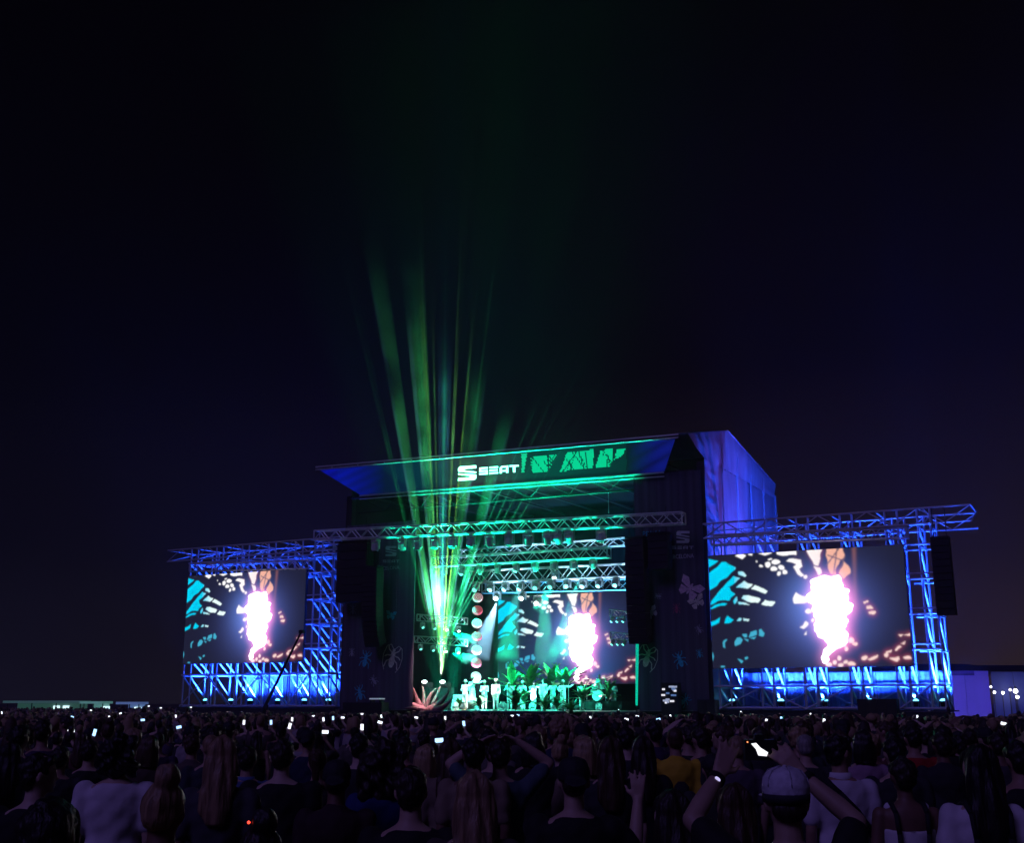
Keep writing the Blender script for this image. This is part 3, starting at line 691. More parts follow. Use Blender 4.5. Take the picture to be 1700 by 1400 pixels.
bug(rs, 1092, 990, 5, R(80), M_PRINT_DIM); bug(rs, 1161, 1085, 6, R(10), M_PRINT_CYAN); bug(rs, 1137, 1163, 9, R(-50), M_PRINT_CYAN); bug(rs, 1160, 1045, 6, R(30), M_PRINT_DIM)
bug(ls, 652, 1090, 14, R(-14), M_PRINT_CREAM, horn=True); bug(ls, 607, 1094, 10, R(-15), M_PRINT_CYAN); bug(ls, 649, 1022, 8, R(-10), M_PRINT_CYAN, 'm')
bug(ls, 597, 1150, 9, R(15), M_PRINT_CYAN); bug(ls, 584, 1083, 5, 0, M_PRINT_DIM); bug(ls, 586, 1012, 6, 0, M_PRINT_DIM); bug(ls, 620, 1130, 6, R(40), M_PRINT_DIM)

# ================================================================== LOUDSPEAKERS
_m = MB(); _m.box((0, 0, 0), (1, .75, .96)); CAB_MESH = _m.mesh('cabinet'); CAB_MESH.materials.append(M_CABINET)
_m = MB(); _m.box((0, -.39, 0), (.94, .03, .84)); GRILLE_MESH = _m.mesh('grille'); GRILLE_MESH.materials.append(M_GRILLE)
def line_array(label, x0, x1, z0, z1, y, n, curve=0.0, group='hung line arrays', depth=1.0):
    t = Thing('line_array', label, 'loudspeaker', ((x0 + x1) / 2, y, z0), group); wd = x1 - x0; h = (z1 - z0) / n
    xc = (x0 + x1) / 2; yy = y; z = z1; tilt = 0
    t.slab('bumper_frame', (x0, y - .35, z1 + .03), (x1, y + .35, z1 + .15), M_BLACK)
    for x in (x0 + .15 * wd, x1 - .15 * wd): t.tube('chain', (x, y, z1 + .15), (x, y, z1 + 1.6), .025, M_BLACK)
    for i in range(n):
        tilt += curve * (i / n) ** 2
        zc = z - h / 2 * math.cos(tilt); yc = yy + h / 2 * math.sin(tilt)
        mt = Matrix.Translation(Vector((xc, yc, zc)) - t.base) @ Matrix.Rotation(tilt, 4, 'X') @ Matrix.Diagonal((wd, depth, h, 1))
        c_ = link('cabinet', CAB_MESH, t.e, mt); link('grille', GRILLE_MESH, c_)
        z -= h * math.cos(tilt); yy += h * math.sin(tilt)
    return t
a, b = loc(1041, 897, -.8), loc(1076, 1068, -.8); line_array('tall black line array hung over the right side of the stage', a.x, b.x, b.z, a.z, -.8, 14, .05)
a, b = loc(1079, 890, -.5), loc(1113, 946, -.5); line_array('short black speaker array hung beside the tall one right of stage', a.x, b.x, b.z, a.z, -.5, 5, 0)
a, b = loc(1546, 898, -1.2), loc(1588, 1022, -1.2); line_array('black line array hung off the outer end of the right scaffold wing', a.x, b.x, b.z, a.z, -1.2, 11, .02)
a, b = loc(566, 905, -.6), loc(612, 1000, -.6); line_array('wide black speaker array hung left of the stage opening', a.x, b.x, b.z, a.z, -.6, 7, 0)
a, b = loc(607, 945, -1.1), loc(628, 1072, -1.1); line_array('slim curved line array hung beside the left scrim', a.x, b.x, b.z, a.z, -1.1, 16, .09)
def stack(label, p0, p1, y, n, m=1):
    t = Thing('subwoofer_stack', label, 'loudspeaker', (p0.x, y, 0), 'speaker stacks on the ground'); w_ = (p1.x - p0.x) / n; z0, z1 = 0.02, p0.z
    for i in range(n):
        for j in range(m):
            mt = Matrix.Translation(Vector((p0.x + (i + .5) * w_, y, z0 + (z1 - z0) * (j + .5) / m)) - t.base) @ Matrix.Diagonal((w_ * .98, 1, (z1 - z0) / m * .98, 1))
            c_ = link('cabinet', CAB_MESH, t.e, mt); link('grille', GRILLE_MESH, c_)
stack('dark subwoofer stack at the foot of the right scrim', loc(1161, 1161, -1.5), loc(1190, 1161, -1.5), -1.5, 2, 2)
stack('dark subwoofer stack in front of the right scaffold base', loc(1425, 1160, -2.2), loc(1490, 1158, -2.2), -2.2, 4, 2)
stack('dark subwoofer stack below the left scrim', loc(575, 1166, -1.5), loc(640, 1166, -1.5), -1.5, 4, 2)

# ================================================================== LIGHTING TRUSSES
G_TR = 'lighting trusses hung in the stage'
T1a, T1b = loc(521, 897, -1.7), loc(1132, 869, -1.7)
box_truss('lighting_truss', 'long teal-lit front lighting truss hung across the stage opening', 'truss', T1a, T1b, .6, .62, .62, .045, G_TR)
T2a, T2b = loc(716, 941, 2.6), loc(1008, 925, 2.6)
box_truss('lighting_truss', 'second lighting truss, bright green, hung behind the front truss', 'truss', T2a, T2b, .6, .6, .6, .045, G_TR)
T3a, T3b = loc(778, 968, 6.0), loc(1042, 957, 6.0)
box_truss('lighting_truss', 'pale lighting truss with round lamps above the rear screen', 'truss', T3a, T3b, .6, .8, .7, .05, G_TR)
T4a, T4b = loc(760, 925, 7.5), loc(1042, 905, 7.5)
box_truss('lighting_truss', 'thin lighting truss high at the back of the stage', 'truss', T4a, T4b, .5, .5, .7, .04, G_TR)
T5a, T5b = loc(800, 985, 9.6), loc(1040, 979, 9.6)
box_truss('lighting_truss', 'rearmost lighting truss just above the rear screen', 'truss', T5a, T5b, .5, .7, .8, .04, G_TR)
for k, (xa, za, xb, zb, y) in enumerate(((692, 1031, 771, 1037, 5.2), (688, 1067, 771, 1073, 5.2))):
    a, b = loc(xa, za, y), loc(xb, zb, y)
    box_truss('lighting_truss', ('upper' if k == 0 else 'lower') + ' short ladder truss with small lamps at stage left', 'truss', a, b, .4, .42, .5, .04, G_TR)
for k, (xa, za, xb, zb, y) in enumerate(((1012, 1023, 1044, 1027, 8.5), (1013, 1061, 1044, 1064, 8.5))):
    a, b = loc(xa, za, y), loc(xb, zb, y)
    box_truss('lighting_truss', ('upper' if k == 0 else 'lower') + ' short ladder truss with small lamps beside the rear screen', 'truss', a, b, .4, .42, .5, .04, G_TR)

# ================================================================== LAMPS
def lamp_proto(kind, lensm):
    """moving head: clamp base, yoke arms, tilting head, lens; origin at its clamp, hanging down, head pointing -z"""
    e_ = bpy.data.objects.new('moving_head_lamp', None); COL.objects.link(e_); e_.empty_display_size = .2
    def P(n, mb, m, par=e_, smooth=False):
        me = mb.mesh(n, smooth=smooth); me.materials.append(m); return link(n, me, par)
    P('clamp_base', MB().box((0, 0, -.09), (.44, .32, .16)).box((0, 0, .02), (.1, .08, .12)), kind)
    P('yoke_arm', MB().box((-.25, 0, -.33), (.07, .16, .46)), kind); P('yoke_arm', MB().box((.25, 0, -.33), (.07, .16, .46)), kind)
    h = P('lamp_head', MB().tube((0, 0, -.32), (0, 0, -.66), .20, .17, 14).ell((0, 0, -.34), (.2, .2, .16), 14, 8), kind, smooth=False)
    P('lens', MB().ell((0, 0, -.665), (.15, .15, .04), 14, 6), lensm, h)
    return e_
M_LAMP = mat('lamp_grey', (0.50, 0.51, 0.52), 0.45, 0.0, .2, 8)
_used = set()
def place_lamp(proto, p, label, group, tilt=0, yaw=0, s=1.0, up=False):
    o = proto if proto.name not in _used else copy_tree(proto); _used.add(proto.name)
    o.matrix_basis = SM @ Matrix.Translation(Vector(p)) @ Matrix.Rotation(yaw, 4, 'Z') @ (Matrix.Rotation(math.pi, 4, 'X') if up else Matrix.Identity(4)) @ Matrix.Diagonal((s, s, s, 1))
    for ch in o.children:
        if ch.name.startswith('lamp_head'):
            ch.matrix_basis = Matrix.Translation((0, 0, -.36)) @ Matrix.Rotation(tilt, 4, 'X') @ Matrix.Translation((0, 0, .36))
    tag(o, label, 'stage lamp', group); return o
pr_front = lamp_proto(M_LAMP, M_LENS_DARK); pr_lit = lamp_proto(M_LAMP, lens_mat('white', (.8, 1.0, .95), 9)); pr_teal = lamp_proto(M_LAMP, lens_mat('teal', (.15, .9, .75), 2.2))
TEAL = (0.0, 0.85, 0.50)
for i, px in enumerate([624, 668, 694, 723, 752, 782, 813, 846, 877, 909, 925, 945, 998]):
    s = (px - 521) / (1132 - 521); s = s / (s + (1 - s) * 0.80) if False else s
    p = None
    q = loc(px, 897 - 28 * s + 3, -1.4)
    place_lamp(pr_front, (q.x, -1.4, q.z - .02), ORD[i] + ' of the grey lamps hung under the front truss', 'lamps under the front truss', R(random.uniform(-25, 35)), random.uniform(-.4, .4), 1.15)
for i in range(9):
    q = T2a.lerp(T2b, (i + .6) / 9.4); place_lamp(pr_teal if i % 3 else pr_front, (q.x, q.y + .3, q.z - .04), (ORD[i] + ' lamp under the second truss, ') + ('teal-lit' if i % 3 else 'unlit'), 'lamps under the second truss' if i % 3 else 'unlit lamps under the second truss', R(random.uniform(-30, 30)), random.uniform(-.5, .5), .85)
for i in range(10):
    q = T3a.lerp(T3b, (i + .4) / 10.2); place_lamp(pr_teal, (q.x, q.y + .2, q.z - .04), ORD[i] + ' of the round teal lamps under the pale truss above the rear screen', 'lamps under the pale truss', R(-55 + random.uniform(-10, 10)), random.uniform(-.3, .3), .95)
for i in range(4):
    for (pa, pb, y) in ((692, 771, 1031), (688, 771, 1067)):
        q = loc(pa + (pb - pa) * (.12 + .25 * i), y + 8 + i * 2, 5.3); place_lamp(pr_lit if i > 1 else pr_teal, (q.x, 5.3, q.z + .2), ORD[i] + ' small lamp under the ' + ('upper' if y == 1031 else 'lower') + ' ladder truss at stage left', 'lamps of the stage-left ladder trusses', R(-40), R(50), .6)
for i in range(3):
    for (pa, pb, y) in ((1012, 1044, 1023), (1013, 1044, 1061)):
        q = loc(pa + (pb - pa) * (.15 + .3 * i), y + 6, 8.6); place_lamp(pr_teal, (q.x, 8.6, q.z + .2), ORD[i] + ' small lamp under the ' + ('upper' if y == 1023 else 'lower') + ' ladder truss beside the rear screen', 'lamps of the stage-right ladder trusses', R(-40), R(-30), .6)
for (px, py, lb) in ((825, 999, 'bright white lamp at the upper left corner of the rear screen'), (888, 981, 'bright round lamp in the dark above the rear screen'), (867, 999, 'bright lamp along the top edge of the rear screen, left one'), (892, 1007, 'bright lamp along the top edge of the rear screen, right one'), (922, 966, 'lamp throwing a green beam down beside the rear screen')):
    q = loc(px, py, 8.8); place_lamp(pr_lit, (q.x, 8.8, q.z + .68), lb, 'bright lamps around the rear screen', R(-60), R(10), 1.0)

# stage washes: the lamps of the front and second truss light the band, added floor lamps the steel
def wash(p, q, e_, c_, ang, blend=.6): spot(None, p, q, e_ * 7.5, c_, ang, blend, .15)
for k, x in enumerate((-5.6, -3.2, -.8, 1.8, 4.6)):
    wash((x, -1.2, 11.6), (x * .8 - 1.0, 3.6, 2.2), 4600 if k < 4 else 3600, (0.06, .95, .66), 32)
wash(loc(813, 925, -1.2), loc(812, 1165, 2.2), 3600, (1.0, .93, .80), 13, .3)          # follow spot on the front performers
wash(loc(846, 925, -1.2), loc(780, 1172, 2.2), 2400, (1.0, .86, .74), 13, .3)
for (x, y, tx, ty, tz, e_) in ((-5.7, 1.2, -5.6, -1.2, 12.6, 5000), (-4.8, 1.2, -3.0, -1.2, 12.4, 9000), (-1.5, 1.2, 1.0, -1.2, 12.4, 9000), (2.5, 1.2, 5.0, -1.2, 12.2, 7000)):   # footlights added to brighten the trusses from below
    wash((x, y, 2.5), (tx, ty, tz), e_ * 1.25, (0.0, .95, .48), 30)
for (x, e_) in ((-5, 2000), (-1, 2000), (3.5, 2000)): wash((x, 4.6, 2.4), (x, 6.2, 10.6), e_, (.34, .58, .85), 50)  # pale upward washes added to brighten the rear steel
for (x, e_) in ((-6, 5200), (-2.5, 5200), (1, 5200)): wash((x, 3.6, 2.4), (x + 1.2, 2.9, 11), e_, (.0, .95, .45), 38)  # green washes added from the floor for the second truss
for (x, e_) in ((-4.5, 900), (0.5, 1100), (5, 1000)): wash((x, 9.6, 3.0), (x + 1, 12, 9), e_, (.02, .30, .75), 95)  # blue washes added to lift the back of the stage
for x in (-5.2, -2.6, -.2, 2.0): wash((x, 3.3, 10.7), (x - .9, 6.0, 2.6), 3600, (.0, 1.0, .48), 30)
wash(loc(700, 925, -1.2), loc(706, 1165, 1.2), 1500, (1.0, .55, .62), 15, .5)
# floor lamp bodies added where the upward washes start
for k, (x, y, z) in enumerate(((-5.9, 1.4, 1.85), (-4.8, 1.6, 1.85), (-1.5, 1.6, 1.85), (2.5, 1.6, 1.85))):
    place_lamp(pr_front, (x, y, z), ORD[k] + ' of the added lamps standing on the stage edge pointing up', 'added floor lamps along the stage edge', 0, 0, .8, up=True)

for k, (x, y, w_) in enumerate(((-5, 4.6, 'left of'), (-1, 4.6, 'amid'), (3.5, 4.6, 'right of'))): place_lamp(pr_front, (x, y, 1.86), 'added upturned floor lamp ' + w_ + ' the band', 'added floor lamps amid the band', 0, 0, .7, up=True)
for k, x in enumerate((-6, -2.5, 1)): place_lamp(pr_front, (x, 3.6, 1.86), ORD[k] + ' of the added upturned floor lamps in front of the band', 'added floor lamps before the band', 0, 0, .7, up=True)
for k, x in enumerate((-4.5, .5, 5)): place_lamp(pr_front, (x, 9.6, 1.86), ORD[k] + ' of the added upturned floor lamps before the rear screen', 'floor lamps before the rear screen', 0, 0, .9, up=True)  # bodies added for the rear blue washes, mostly unseen
# ================================================================== SMOKE SHAFTS in the lamp beams
def shaft(label, p, q, r0, r1, m, group='lit smoke shafts', n=14, segs=1, sq=1.0):
    p, q = Vector(p), Vector(q); d = (q - p).normalized(); x = d.cross(Vector((0, 1, 0))).normalized(); y = d.cross(x)
    vs = []; 
    for c_, r in ((p, r0), (q, r1)):
        for i in range(n):
            a = 2 * math.pi * i / n; vs.append(c_ + (x * math.cos(a) + y * math.sin(a) * sq) * r - p)
    fs = [(i, (i + 1) % n, n + (i + 1) % n, n + i) for i in range(n)] + [tuple(range(n))[::-1], tuple(range(n, 2 * n))]
    me = MB().add(vs, fs).mesh('smoke_shaft'); me.materials.append(m)
    o = link('smoke_shaft', me, None, SM @ Matrix.Translation(p)); tag(o, label, 'smoke', group, 'stuff'); return o
# the tilted fan of laser-like beams leaving from one floor projector at stage left
LO = loc(733, 1131, 2.5)
FAN = -0.36
def fan_pt(px, py):
    d = SMI.to_3x3() @ ray(px, py); o = SMI @ Vector((0, 0, CAM_Z)); n = Vector((0, 1, -FAN))
    return o + d * ((LO - o).dot(n) / d.dot(n))
lp = Thing('laser_projector', 'floor projector on a black case throwing the fan of beams', 'stage lamp', (LO.x, 2.9, 1.85))
lp.slab('flight_case', (LO.x - .4, 2.6, 1.86), (LO.x + .4, 3.4, LO.z - .42), M_BLACK)
lp.part('projector_body', MB().box((LO.x, 2.95, LO.z - .24), (.5, .6, .3)), M_BLACK)
lp.part('lens', MB().ell((LO.x, 2.62, LO.z - .06), (.17, .17, .1), 14, 8), lens_mat('white', (.8, 1.0, .95), 9))
LZ = LO + Vector((0, -.05, .12))
SMK = {'fa': smoke_mat('smoke_fan_broad', .034, fade=True), 'fb': smoke_mat('smoke_fan_mid', .07, fade=True), 'fc': smoke_mat('smoke_fan_thin', .17, fade=True), 'a': smoke_mat('smoke_thin', .012), 'b': smoke_mat('smoke_mid', .03), 'c': smoke_mat('smoke_dense', .09), 'd': smoke_mat('smoke_faint', .006), 'p': smoke_mat('smoke_puff', .16, fade=True)}
def beam(label, src, end, r1, color, power, m, r0=.03, group='lit smoke shafts', kick=1.25, blend=.25, start=0.0):
    s0 = Vector(src).lerp(Vector(end), start); shaft(label, s0, end, r0 + (r1 - r0) * start, r1, m, group); L = (Vector(end) - Vector(src)).length
    spot(None, src, end, power, color, max(1.05, math.degrees(2 * math.atan(r1 / L)) * kick), blend, .02)
GRN, YEL, VIO, BLU = (.03, 1.0, .14), (.34, 1.0, .04), (.24, .09, 1.0), (.03, .26, .75)
PW = 270000
G_F = 'fan of thin beams rising from the stage-left projector'
for (px, py, hw, col, pw, mm) in (
        (617, 385, 17, GRN, .75, 'a'), (605, 400, 5, VIO, .8, 'a'), (683, 420, 20, GRN, 1.3, 'a'), (669, 440, 5, VIO, 1.4, 'a'), (694, 330, 2.2, YEL, 4.5, 'c'), (717, 470, 2.2, YEL, 4.5, 'c'),
        (739, 530, 14, BLU, 1.1, 'a'), (739, 540, 2.5, GRN, 4.0, 'c'), (763, 520, 2.4, YEL, 5.0, 'c'), (788, 500, 2.4, YEL, 4.5, 'c'), (797, 600, 16, GRN, .75, 'a'), (806, 640, 4, VIO, 1.2, 'a'),
        (848, 660, 14, GRN, .5, 'a'), (852, 690, 4, VIO, .6, 'a'), (561, 392, 4, GRN, .35, 'b'), (578, 430, 2, GRN, .4, 'b'), (742, 250, 2.2, BLU, 1.2, 'b'), (770, 300, 2.2, BLU, .8, 'b'), (835, 330, 2.2, GRN, .6, 'b')):
    e_ = fan_pt(px, py); beam('thin beam of lit smoke in the green and violet fan above the stage', LZ, e_, hw * (SM @ e_).length / F_PX, col, PW * pw, SMK['f' + mm], .03, G_F, start=.09)
# dense drifts of smoke where the fan leaves the stage floor
for (px, py, hw, st_, pw) in ((694, 925, 4, .48, .6), (704, 925, 5, .48, 1.1), (721, 930, 10, .45, 1.4), (733, 940, 9, .46, 1.2), (746, 960, 8, .48, 1.0), (758, 970, 5, .46, .5), (737, 1060, 8, .10, .15)):
    e_ = fan_pt(px, py); beam('dense pale drift of smoke in the beam fan at stage left', LZ, e_, hw * (SM @ e_).length / F_PX, (1.0, 1.0, .72), 20000 * pw, SMK['p'], .02, 'dense smoke drifts at stage left', start=st_)
LO2 = loc(703, 1131, 2.5); LZ2 = LO2 + Vector((0, -.05, .12))
lp2 = Thing('laser_projector', 'second floor projector on a black case, nearest the left scrim', 'stage lamp', (LO2.x, 2.9, 1.85))
lp2.slab('flight_case', (LO2.x - .4, 2.6, 1.86), (LO2.x + .4, 3.4, LO2.z - .42), M_BLACK)
lp2.part('projector_body', MB().box((LO2.x, 2.95, LO2.z - .24), (.5, .6, .3)), M_BLACK)
lp2.part('lens', MB().ell((LO2.x, 2.62, LO2.z - .06), (.17, .17, .1), 14, 8), lens_mat('white', (.8, 1.0, .95), 9))
for (px, py, pw) in ((970, 480, 1.3), (986, 510, 1.8), (996, 545, 1.3), (995, 600, 1.8), (1020, 600, 1.6)):
    e_ = fan_pt(px, py); beam('faint thin green beam slanting right above the roof', LZ2, e_, 1.8 * (SM @ e_).length / F_PX, (.05, 1.0, .35), PW * pw, SMK['fc'], .03, 'thin beams slanting right above the roof', start=.09)
# short cones inside the stage
a, b = loc(825, 1001, 8.6), loc(793, 1090, 7.0); beam('broad pale blue cone of lit smoke falling beside the lanterns', a, b, .85, (.30, .70, 1.0), 13000, SMK['c'], .08)
a, b = loc(921, 968, 8.6), loc(893, 1015, 7.6); beam('green cone of lit smoke falling above the rear screen', a, b, .42, (.0, 1.0, .6), 12000, SMK['c'], .06)
for (xa, ya, xb, yb) in ((750, 1050, 777, 1066), (765, 1051, 789, 1064), (749, 1084, 775, 1097), (765, 1085, 789, 1095)):
    a, b = loc(xa, ya, 5.1), loc(xb, yb, 4.4); beam('small green cone of lit smoke under the ladder trusses', a, b, .30, (.0, 1.0, .55), 4500, SMK['c'], .05, 'small green cones at stage left')
for (xa, ya, xb, yb, pw) in ((860, 968, 842, 1095, 1200), (905, 966, 905, 1100, 1000), (960, 962, 930, 1090, 900)):
    a, b = loc(xa, ya, 5.9), loc(xb, yb, 4.0); beam('faint teal cone of lit smoke falling on the band', a, b, .8, (.05, .85, .75), pw * 8, SMK['b'], .08, 'teal cones falling on the band')

# ================================================================== STAGE PROPS
# string of round swirl lanterns
lt = Thing('lantern_string', 'string of seven round red and white swirl lanterns hung at stage left', 'lanterns', loc(792, 1125, 5.0))
def swirl_mat(name, c1, c2):
    if name in MATS: return MATS[name]
    m = mat(name, c1, .6); t = m.node_tree; b_ = t.nodes['Principled BSDF']
    tc_ = t.nodes.new('ShaderNodeTexCoord'); wv = t.nodes.new('ShaderNodeTexWave'); wv.wave_type = 'RINGS'; wv.rings_direction = 'Y'
    wv.inputs['Scale'].default_value = 3.2; wv.inputs['Distortion'].default_value = 1.5; wv.inputs['Detail'].default_value = 1
    mx_ = t.nodes.new('ShaderNodeMix'); mx_.data_type = 'RGBA'; mx_.inputs['A'].default_value = (*c1, 1); mx_.inputs['B'].default_value = (*c2, 1)
    t.links.new(tc_.outputs['Object'], wv.inputs['Vector']); t.links.new(wv.outputs['Fac'], mx_.inputs['Factor'])
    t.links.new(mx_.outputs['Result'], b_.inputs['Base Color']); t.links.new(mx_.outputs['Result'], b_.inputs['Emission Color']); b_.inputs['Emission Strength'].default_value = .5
    return m
for k, py in enumerate((993, 1014, 1036, 1057, 1080, 1101, 1124)):
    p = loc(793 - k * .5, py, 5.0); mb = MB(); R_ = .36
    vs = []; fs = []; n = 22; prof = [(0.02, -.16), (.10, -.19), (.2, -.15), (.25, -.16), (.33, -.09), (.36, 0), (.32, .1), (.18, .15), (.02, .16)]
    for (rr, yy) in prof:
        for i in range(n): vs.append((rr * math.cos(2 * math.pi * i / n), yy, rr * math.sin(2 * math.pi * i / n) * .92))
    for j in range(len(prof) - 1):
        for i in range(n): fs.append((j * n + i, j * n + (i + 1) % n, (j + 1) * n + (i + 1) % n, (j + 1) * n + i))
    me = MB().add(vs, fs).mesh('lantern', smooth=True); me.materials.append(swirl_mat('swirl_white', (.75, .55, .58), (.50, .06, .10)) if k in (0, 2, 4, 6) else swirl_mat('swirl_red', (.62, .05, .09), (.42, .02, .05)))
    link('lantern', me, lt.e, Matrix.Translation(p - lt.base) @ Matrix.Rotation(R(32 + k * 3), 4, 'Z') @ Matrix.Rotation(R(-8), 4, 'X'))
lt.tube('cord', loc(793, 985, 5.3), loc(793, 930, 5.3), .015, M_BLACK); lt.tube('cord', loc(793, 1128, 5.3), loc(793, 985, 5.3), .015, M_BLACK)

# curling tentacle-like leaves of the big prop plant at stage left
M_AGAVE = mat('prop_leaf_pink', (0.26, 0.12, 0.13), .6, 0, .35, 5, .2)
ag = Thing('prop_agave', 'big dull pink prop plant with curling pointed leaves at stage left', 'stage prop', loc(707, 1180, 1.1))
for (x0, x1, y0, x2, y2, wd, dy) in ((700, 690, 1160, 686, 1142, .26, .0), (704, 680, 1172, 668, 1156, .24, -.2), (708, 712, 1155, 724, 1144, .26, .1), (713, 735, 1168, 745, 1148, .26, -.1), (716, 742, 1176, 750, 1160, .22, -.3), (702, 706, 1150, 700, 1139, .2, .3), (710, 690, 1176, 672, 1176, .2, -.4), (714, 725, 1160, 731, 1140, .2, .25)):
    P0, P1, P2 = loc(x0, 1180, 1.1 + dy), loc(x1, y0, 1.0 + dy * 2), loc(x2, y2, .9 + dy * 2.5); vs = []; fs = []; N = 10
    for i in range(N + 1):
        s = i / N; c_ = P0 * (1 - s) ** 2 + P1 * 2 * s * (1 - s) + P2 * s * s; tan = ((P1 - P0) * (1 - s) + (P2 - P1) * s).normalized(); sd = tan.cross(Vector((0, 1, 0))).normalized(); wv = wd * (1 - s) ** .7 + .02
        vs += [c_ - sd * wv, c_ + Vector((0, -.14 * (1 - s) - .01, 0)), c_ + sd * wv, c_ + Vector((0, .12 * (1 - s) + .01, 0))]
        if i:
            b0 = 4 * i
            for k in range(4): fs.append((b0 - 4 + k, b0 - 4 + (k + 1) % 4, b0 + (k + 1) % 4, b0 + k))
    fs += [(0, 1, 2, 3), (4 * N + 3, 4 * N + 2, 4 * N + 1, 4 * N)]
    ag.part('leaf', MB().add(vs, fs), M_AGAVE, smooth=True)

# leafy stage plants
M_LEAF = mat('leaf_green', (0.09, 0.21, 0.08), .5, 0, .4, 6); LEAFM = []
for v in range(3):
    vs = []; fs = []; N = 6
    for i in range(N + 1):
        s = i / N; wv = .13 * math.sin(math.pi * min(.98, s * .9 + .08)) * (1 - .3 * v * .3); z = s * .75; y = -.45 * s * s * (.6 + v * .3)
        vs += [(-wv, y + .03, z), (0, y, z - .015), (wv, y + .03, z)]
        if i: fs += [(3 * i - 3, 3 * i - 2, 3 * i + 1, 3 * i), (3 * i - 2, 3 * i - 1, 3 * i + 2, 3 * i + 1)]
    me = MB().add(vs, fs).mesh('leaf', smooth=True); me.materials.append(M_LEAF); LEAFM.append(me)
def stage_plant(px, py, y, s, n, label):
    b_ = loc(px, py, y); t = Thing('stage_plant', label, 'plant', b_, 'leafy plants on the stage floor')
    t.tube('stem', b_, b_ + Vector((0, 0, .35 * s)), .03 * s, M_LEAF)
    for i in range(n):
        mt = Matrix.Translation((0, 0, (.05 + .3 * random.random()) * s)) @ Matrix.Rotation(i * 2.4 + random.random(), 4, 'Z') @ Matrix.Rotation(R(random.uniform(-5, 55)), 4, 'X') @ Matrix.Diagonal((s * random.uniform(.8, 1.4), s, s * random.uniform(.7, 1.25), 1))
        link('leaf', random.choice(LEAFM), t.e, mt)
for (px, py, y, s, lb) in ((762, 1178, 2.2, .8, 'low leafy plant at the left end of the band'), (795, 1177, 1.0, .8, 'low bush in front of the dancers at stage left'), (856, 1183, .8, 1.2, 'bushy plant right of the performer in white'), (870, 1170, 2.6, 1.1, 'leafy plant behind the bushy one near stage centre'),
                           (905, 1183, .7, 1.0, 'wide low plant at the stage edge near centre'), (925, 1181, .9, .9, 'low plant at the stage edge beside the wide one'), (948, 1190, -.2, 1.0, 'plant hanging over the stage edge under the microphone'),
                           (850, 1150, 6.2, 1.8, 'tall green plant behind the band at left'), (880, 1150, 6.5, 2.0, 'tall green plant behind the band at centre'), (915, 1150, 6.4, 1.8, 'tall green plant behind the horn players'), (938, 1150, 6.0, 1.7, 'tall green plant at the right of the horn players'),
                           (968, 1168, 4.0, 1.2, 'leafy plant beside the drum riser'), (1010, 1166, 4.6, 1.2, 'leafy plant right of the drum kit')):
    stage_plant(px, py, y, s, 16, lb)

# drum kit on its riser
M_DRUM = mat('drum_shell', (0.55, 0.56, 0.58), .35, .2); M_CYM = mat('cymbal_brass', (0.65, .5, .2), .3, .9)
dk = Thing('drum_kit', 'drum kit on a riser in front of the rear screen', 'drum kit', loc(990, 1160, 6.0))
def drum(c_, r, h, axis='Z'):
    mb = MB(); c_ = Vector(c_); d = Vector((0, -1, 0)) if axis == 'Y' else Vector((0, 0, 1)); mb.tube(c_ - d * h / 2, c_ + d * h / 2, r, n=18); s = dk.part('drum', mb, M_DRUM)
    mb = MB(); mb.tube(c_ + d * (h / 2 - .03), c_ + d * (h / 2 + .012), r + .015, n=18); dk.part('hoop', mb, M_ALU, s)
B_ = Vector((dk.base.x, 6.0, 1.86))
dk.slab('riser', B_ + Vector((-1.7, -.6, .0)), B_ + Vector((1.9, 2.0, .55)), M_BLACK); Z_ = B_ + Vector((0, 0, .56))
drum(Z_ + Vector((0, .3, .32)), .3, .45, 'Y'); drum(Z_ + Vector((-.3, .45, .85)), .17, .24); drum(Z_ + Vector((.25, .45, .85)), .18, .26); drum(Z_ + Vector((.75, .8, .4)), .22, .5); drum(Z_ + Vector((-.6, .9, .6)), .18, .15)
for (dx, dy, h) in ((-.9, .6, 1.35), (.95, .6, 1.4), (-1.1, 1.0, 1.0), (.5, .3, 1.5)):
    s = dk.tube('stand', Z_ + Vector((dx, dy, 0)), Z_ + Vector((dx, dy, h)), .018, M_ALU); mb = MB(); mb.ell(Z_ + Vector((dx, dy, h)), (.24, .24, .02), 18, 6); dk.part('cymbal', mb, M_CYM)

# microphone stands and the green tube
def mic_stand(px, py, y, label):
    b_ = loc(px, py, y); b_.z = 1.86; t = Thing('microphone_stand', label, 'microphone stand', b_, 'microphone stands')
    t.tube('pole', b_, b_ + Vector((0, 0, 1.5)), .018, M_ALU); t.part('base', MB().tube(b_, b_ + Vector((0, 0, .03)), .15, n=14), M_BLACK)
    t.tube('boom', b_ + Vector((0, 0, 1.5)), b_ + Vector((-.1, .35, 1.62)), .014, M_ALU); t.part('microphone', MB().ell(b_ + Vector((-.11, .38, 1.63)), (.035, .05, .035), 10, 6), M_ALU)
for px, y, lb in ((842, 1.4, 'microphone stand left of the horn players'), (900, 2.0, 'microphone stand among the horn players'), (944, 1.2, 'microphone stand at the right end of the band')): mic_stand(px, 1180, y, lb)
g0, g1 = loc(1058, 1070, -.9), loc(1057, 1172, -.9)
gt = Thing('light_tube', 'tall green glowing tube standing in front of the right line array', 'light tube', g1)
gt.part('tube', MB().tube(g1, g0, .06, .085, 12), M_GREEN_TUBE); gt.tube('stand', (g1.x, -.9, 0), g1, .03, M_BLACK); gt.part('cap', MB().tube(g0, g0 + Vector((0, 0, .08)), .09, n=12), M_BLACK)
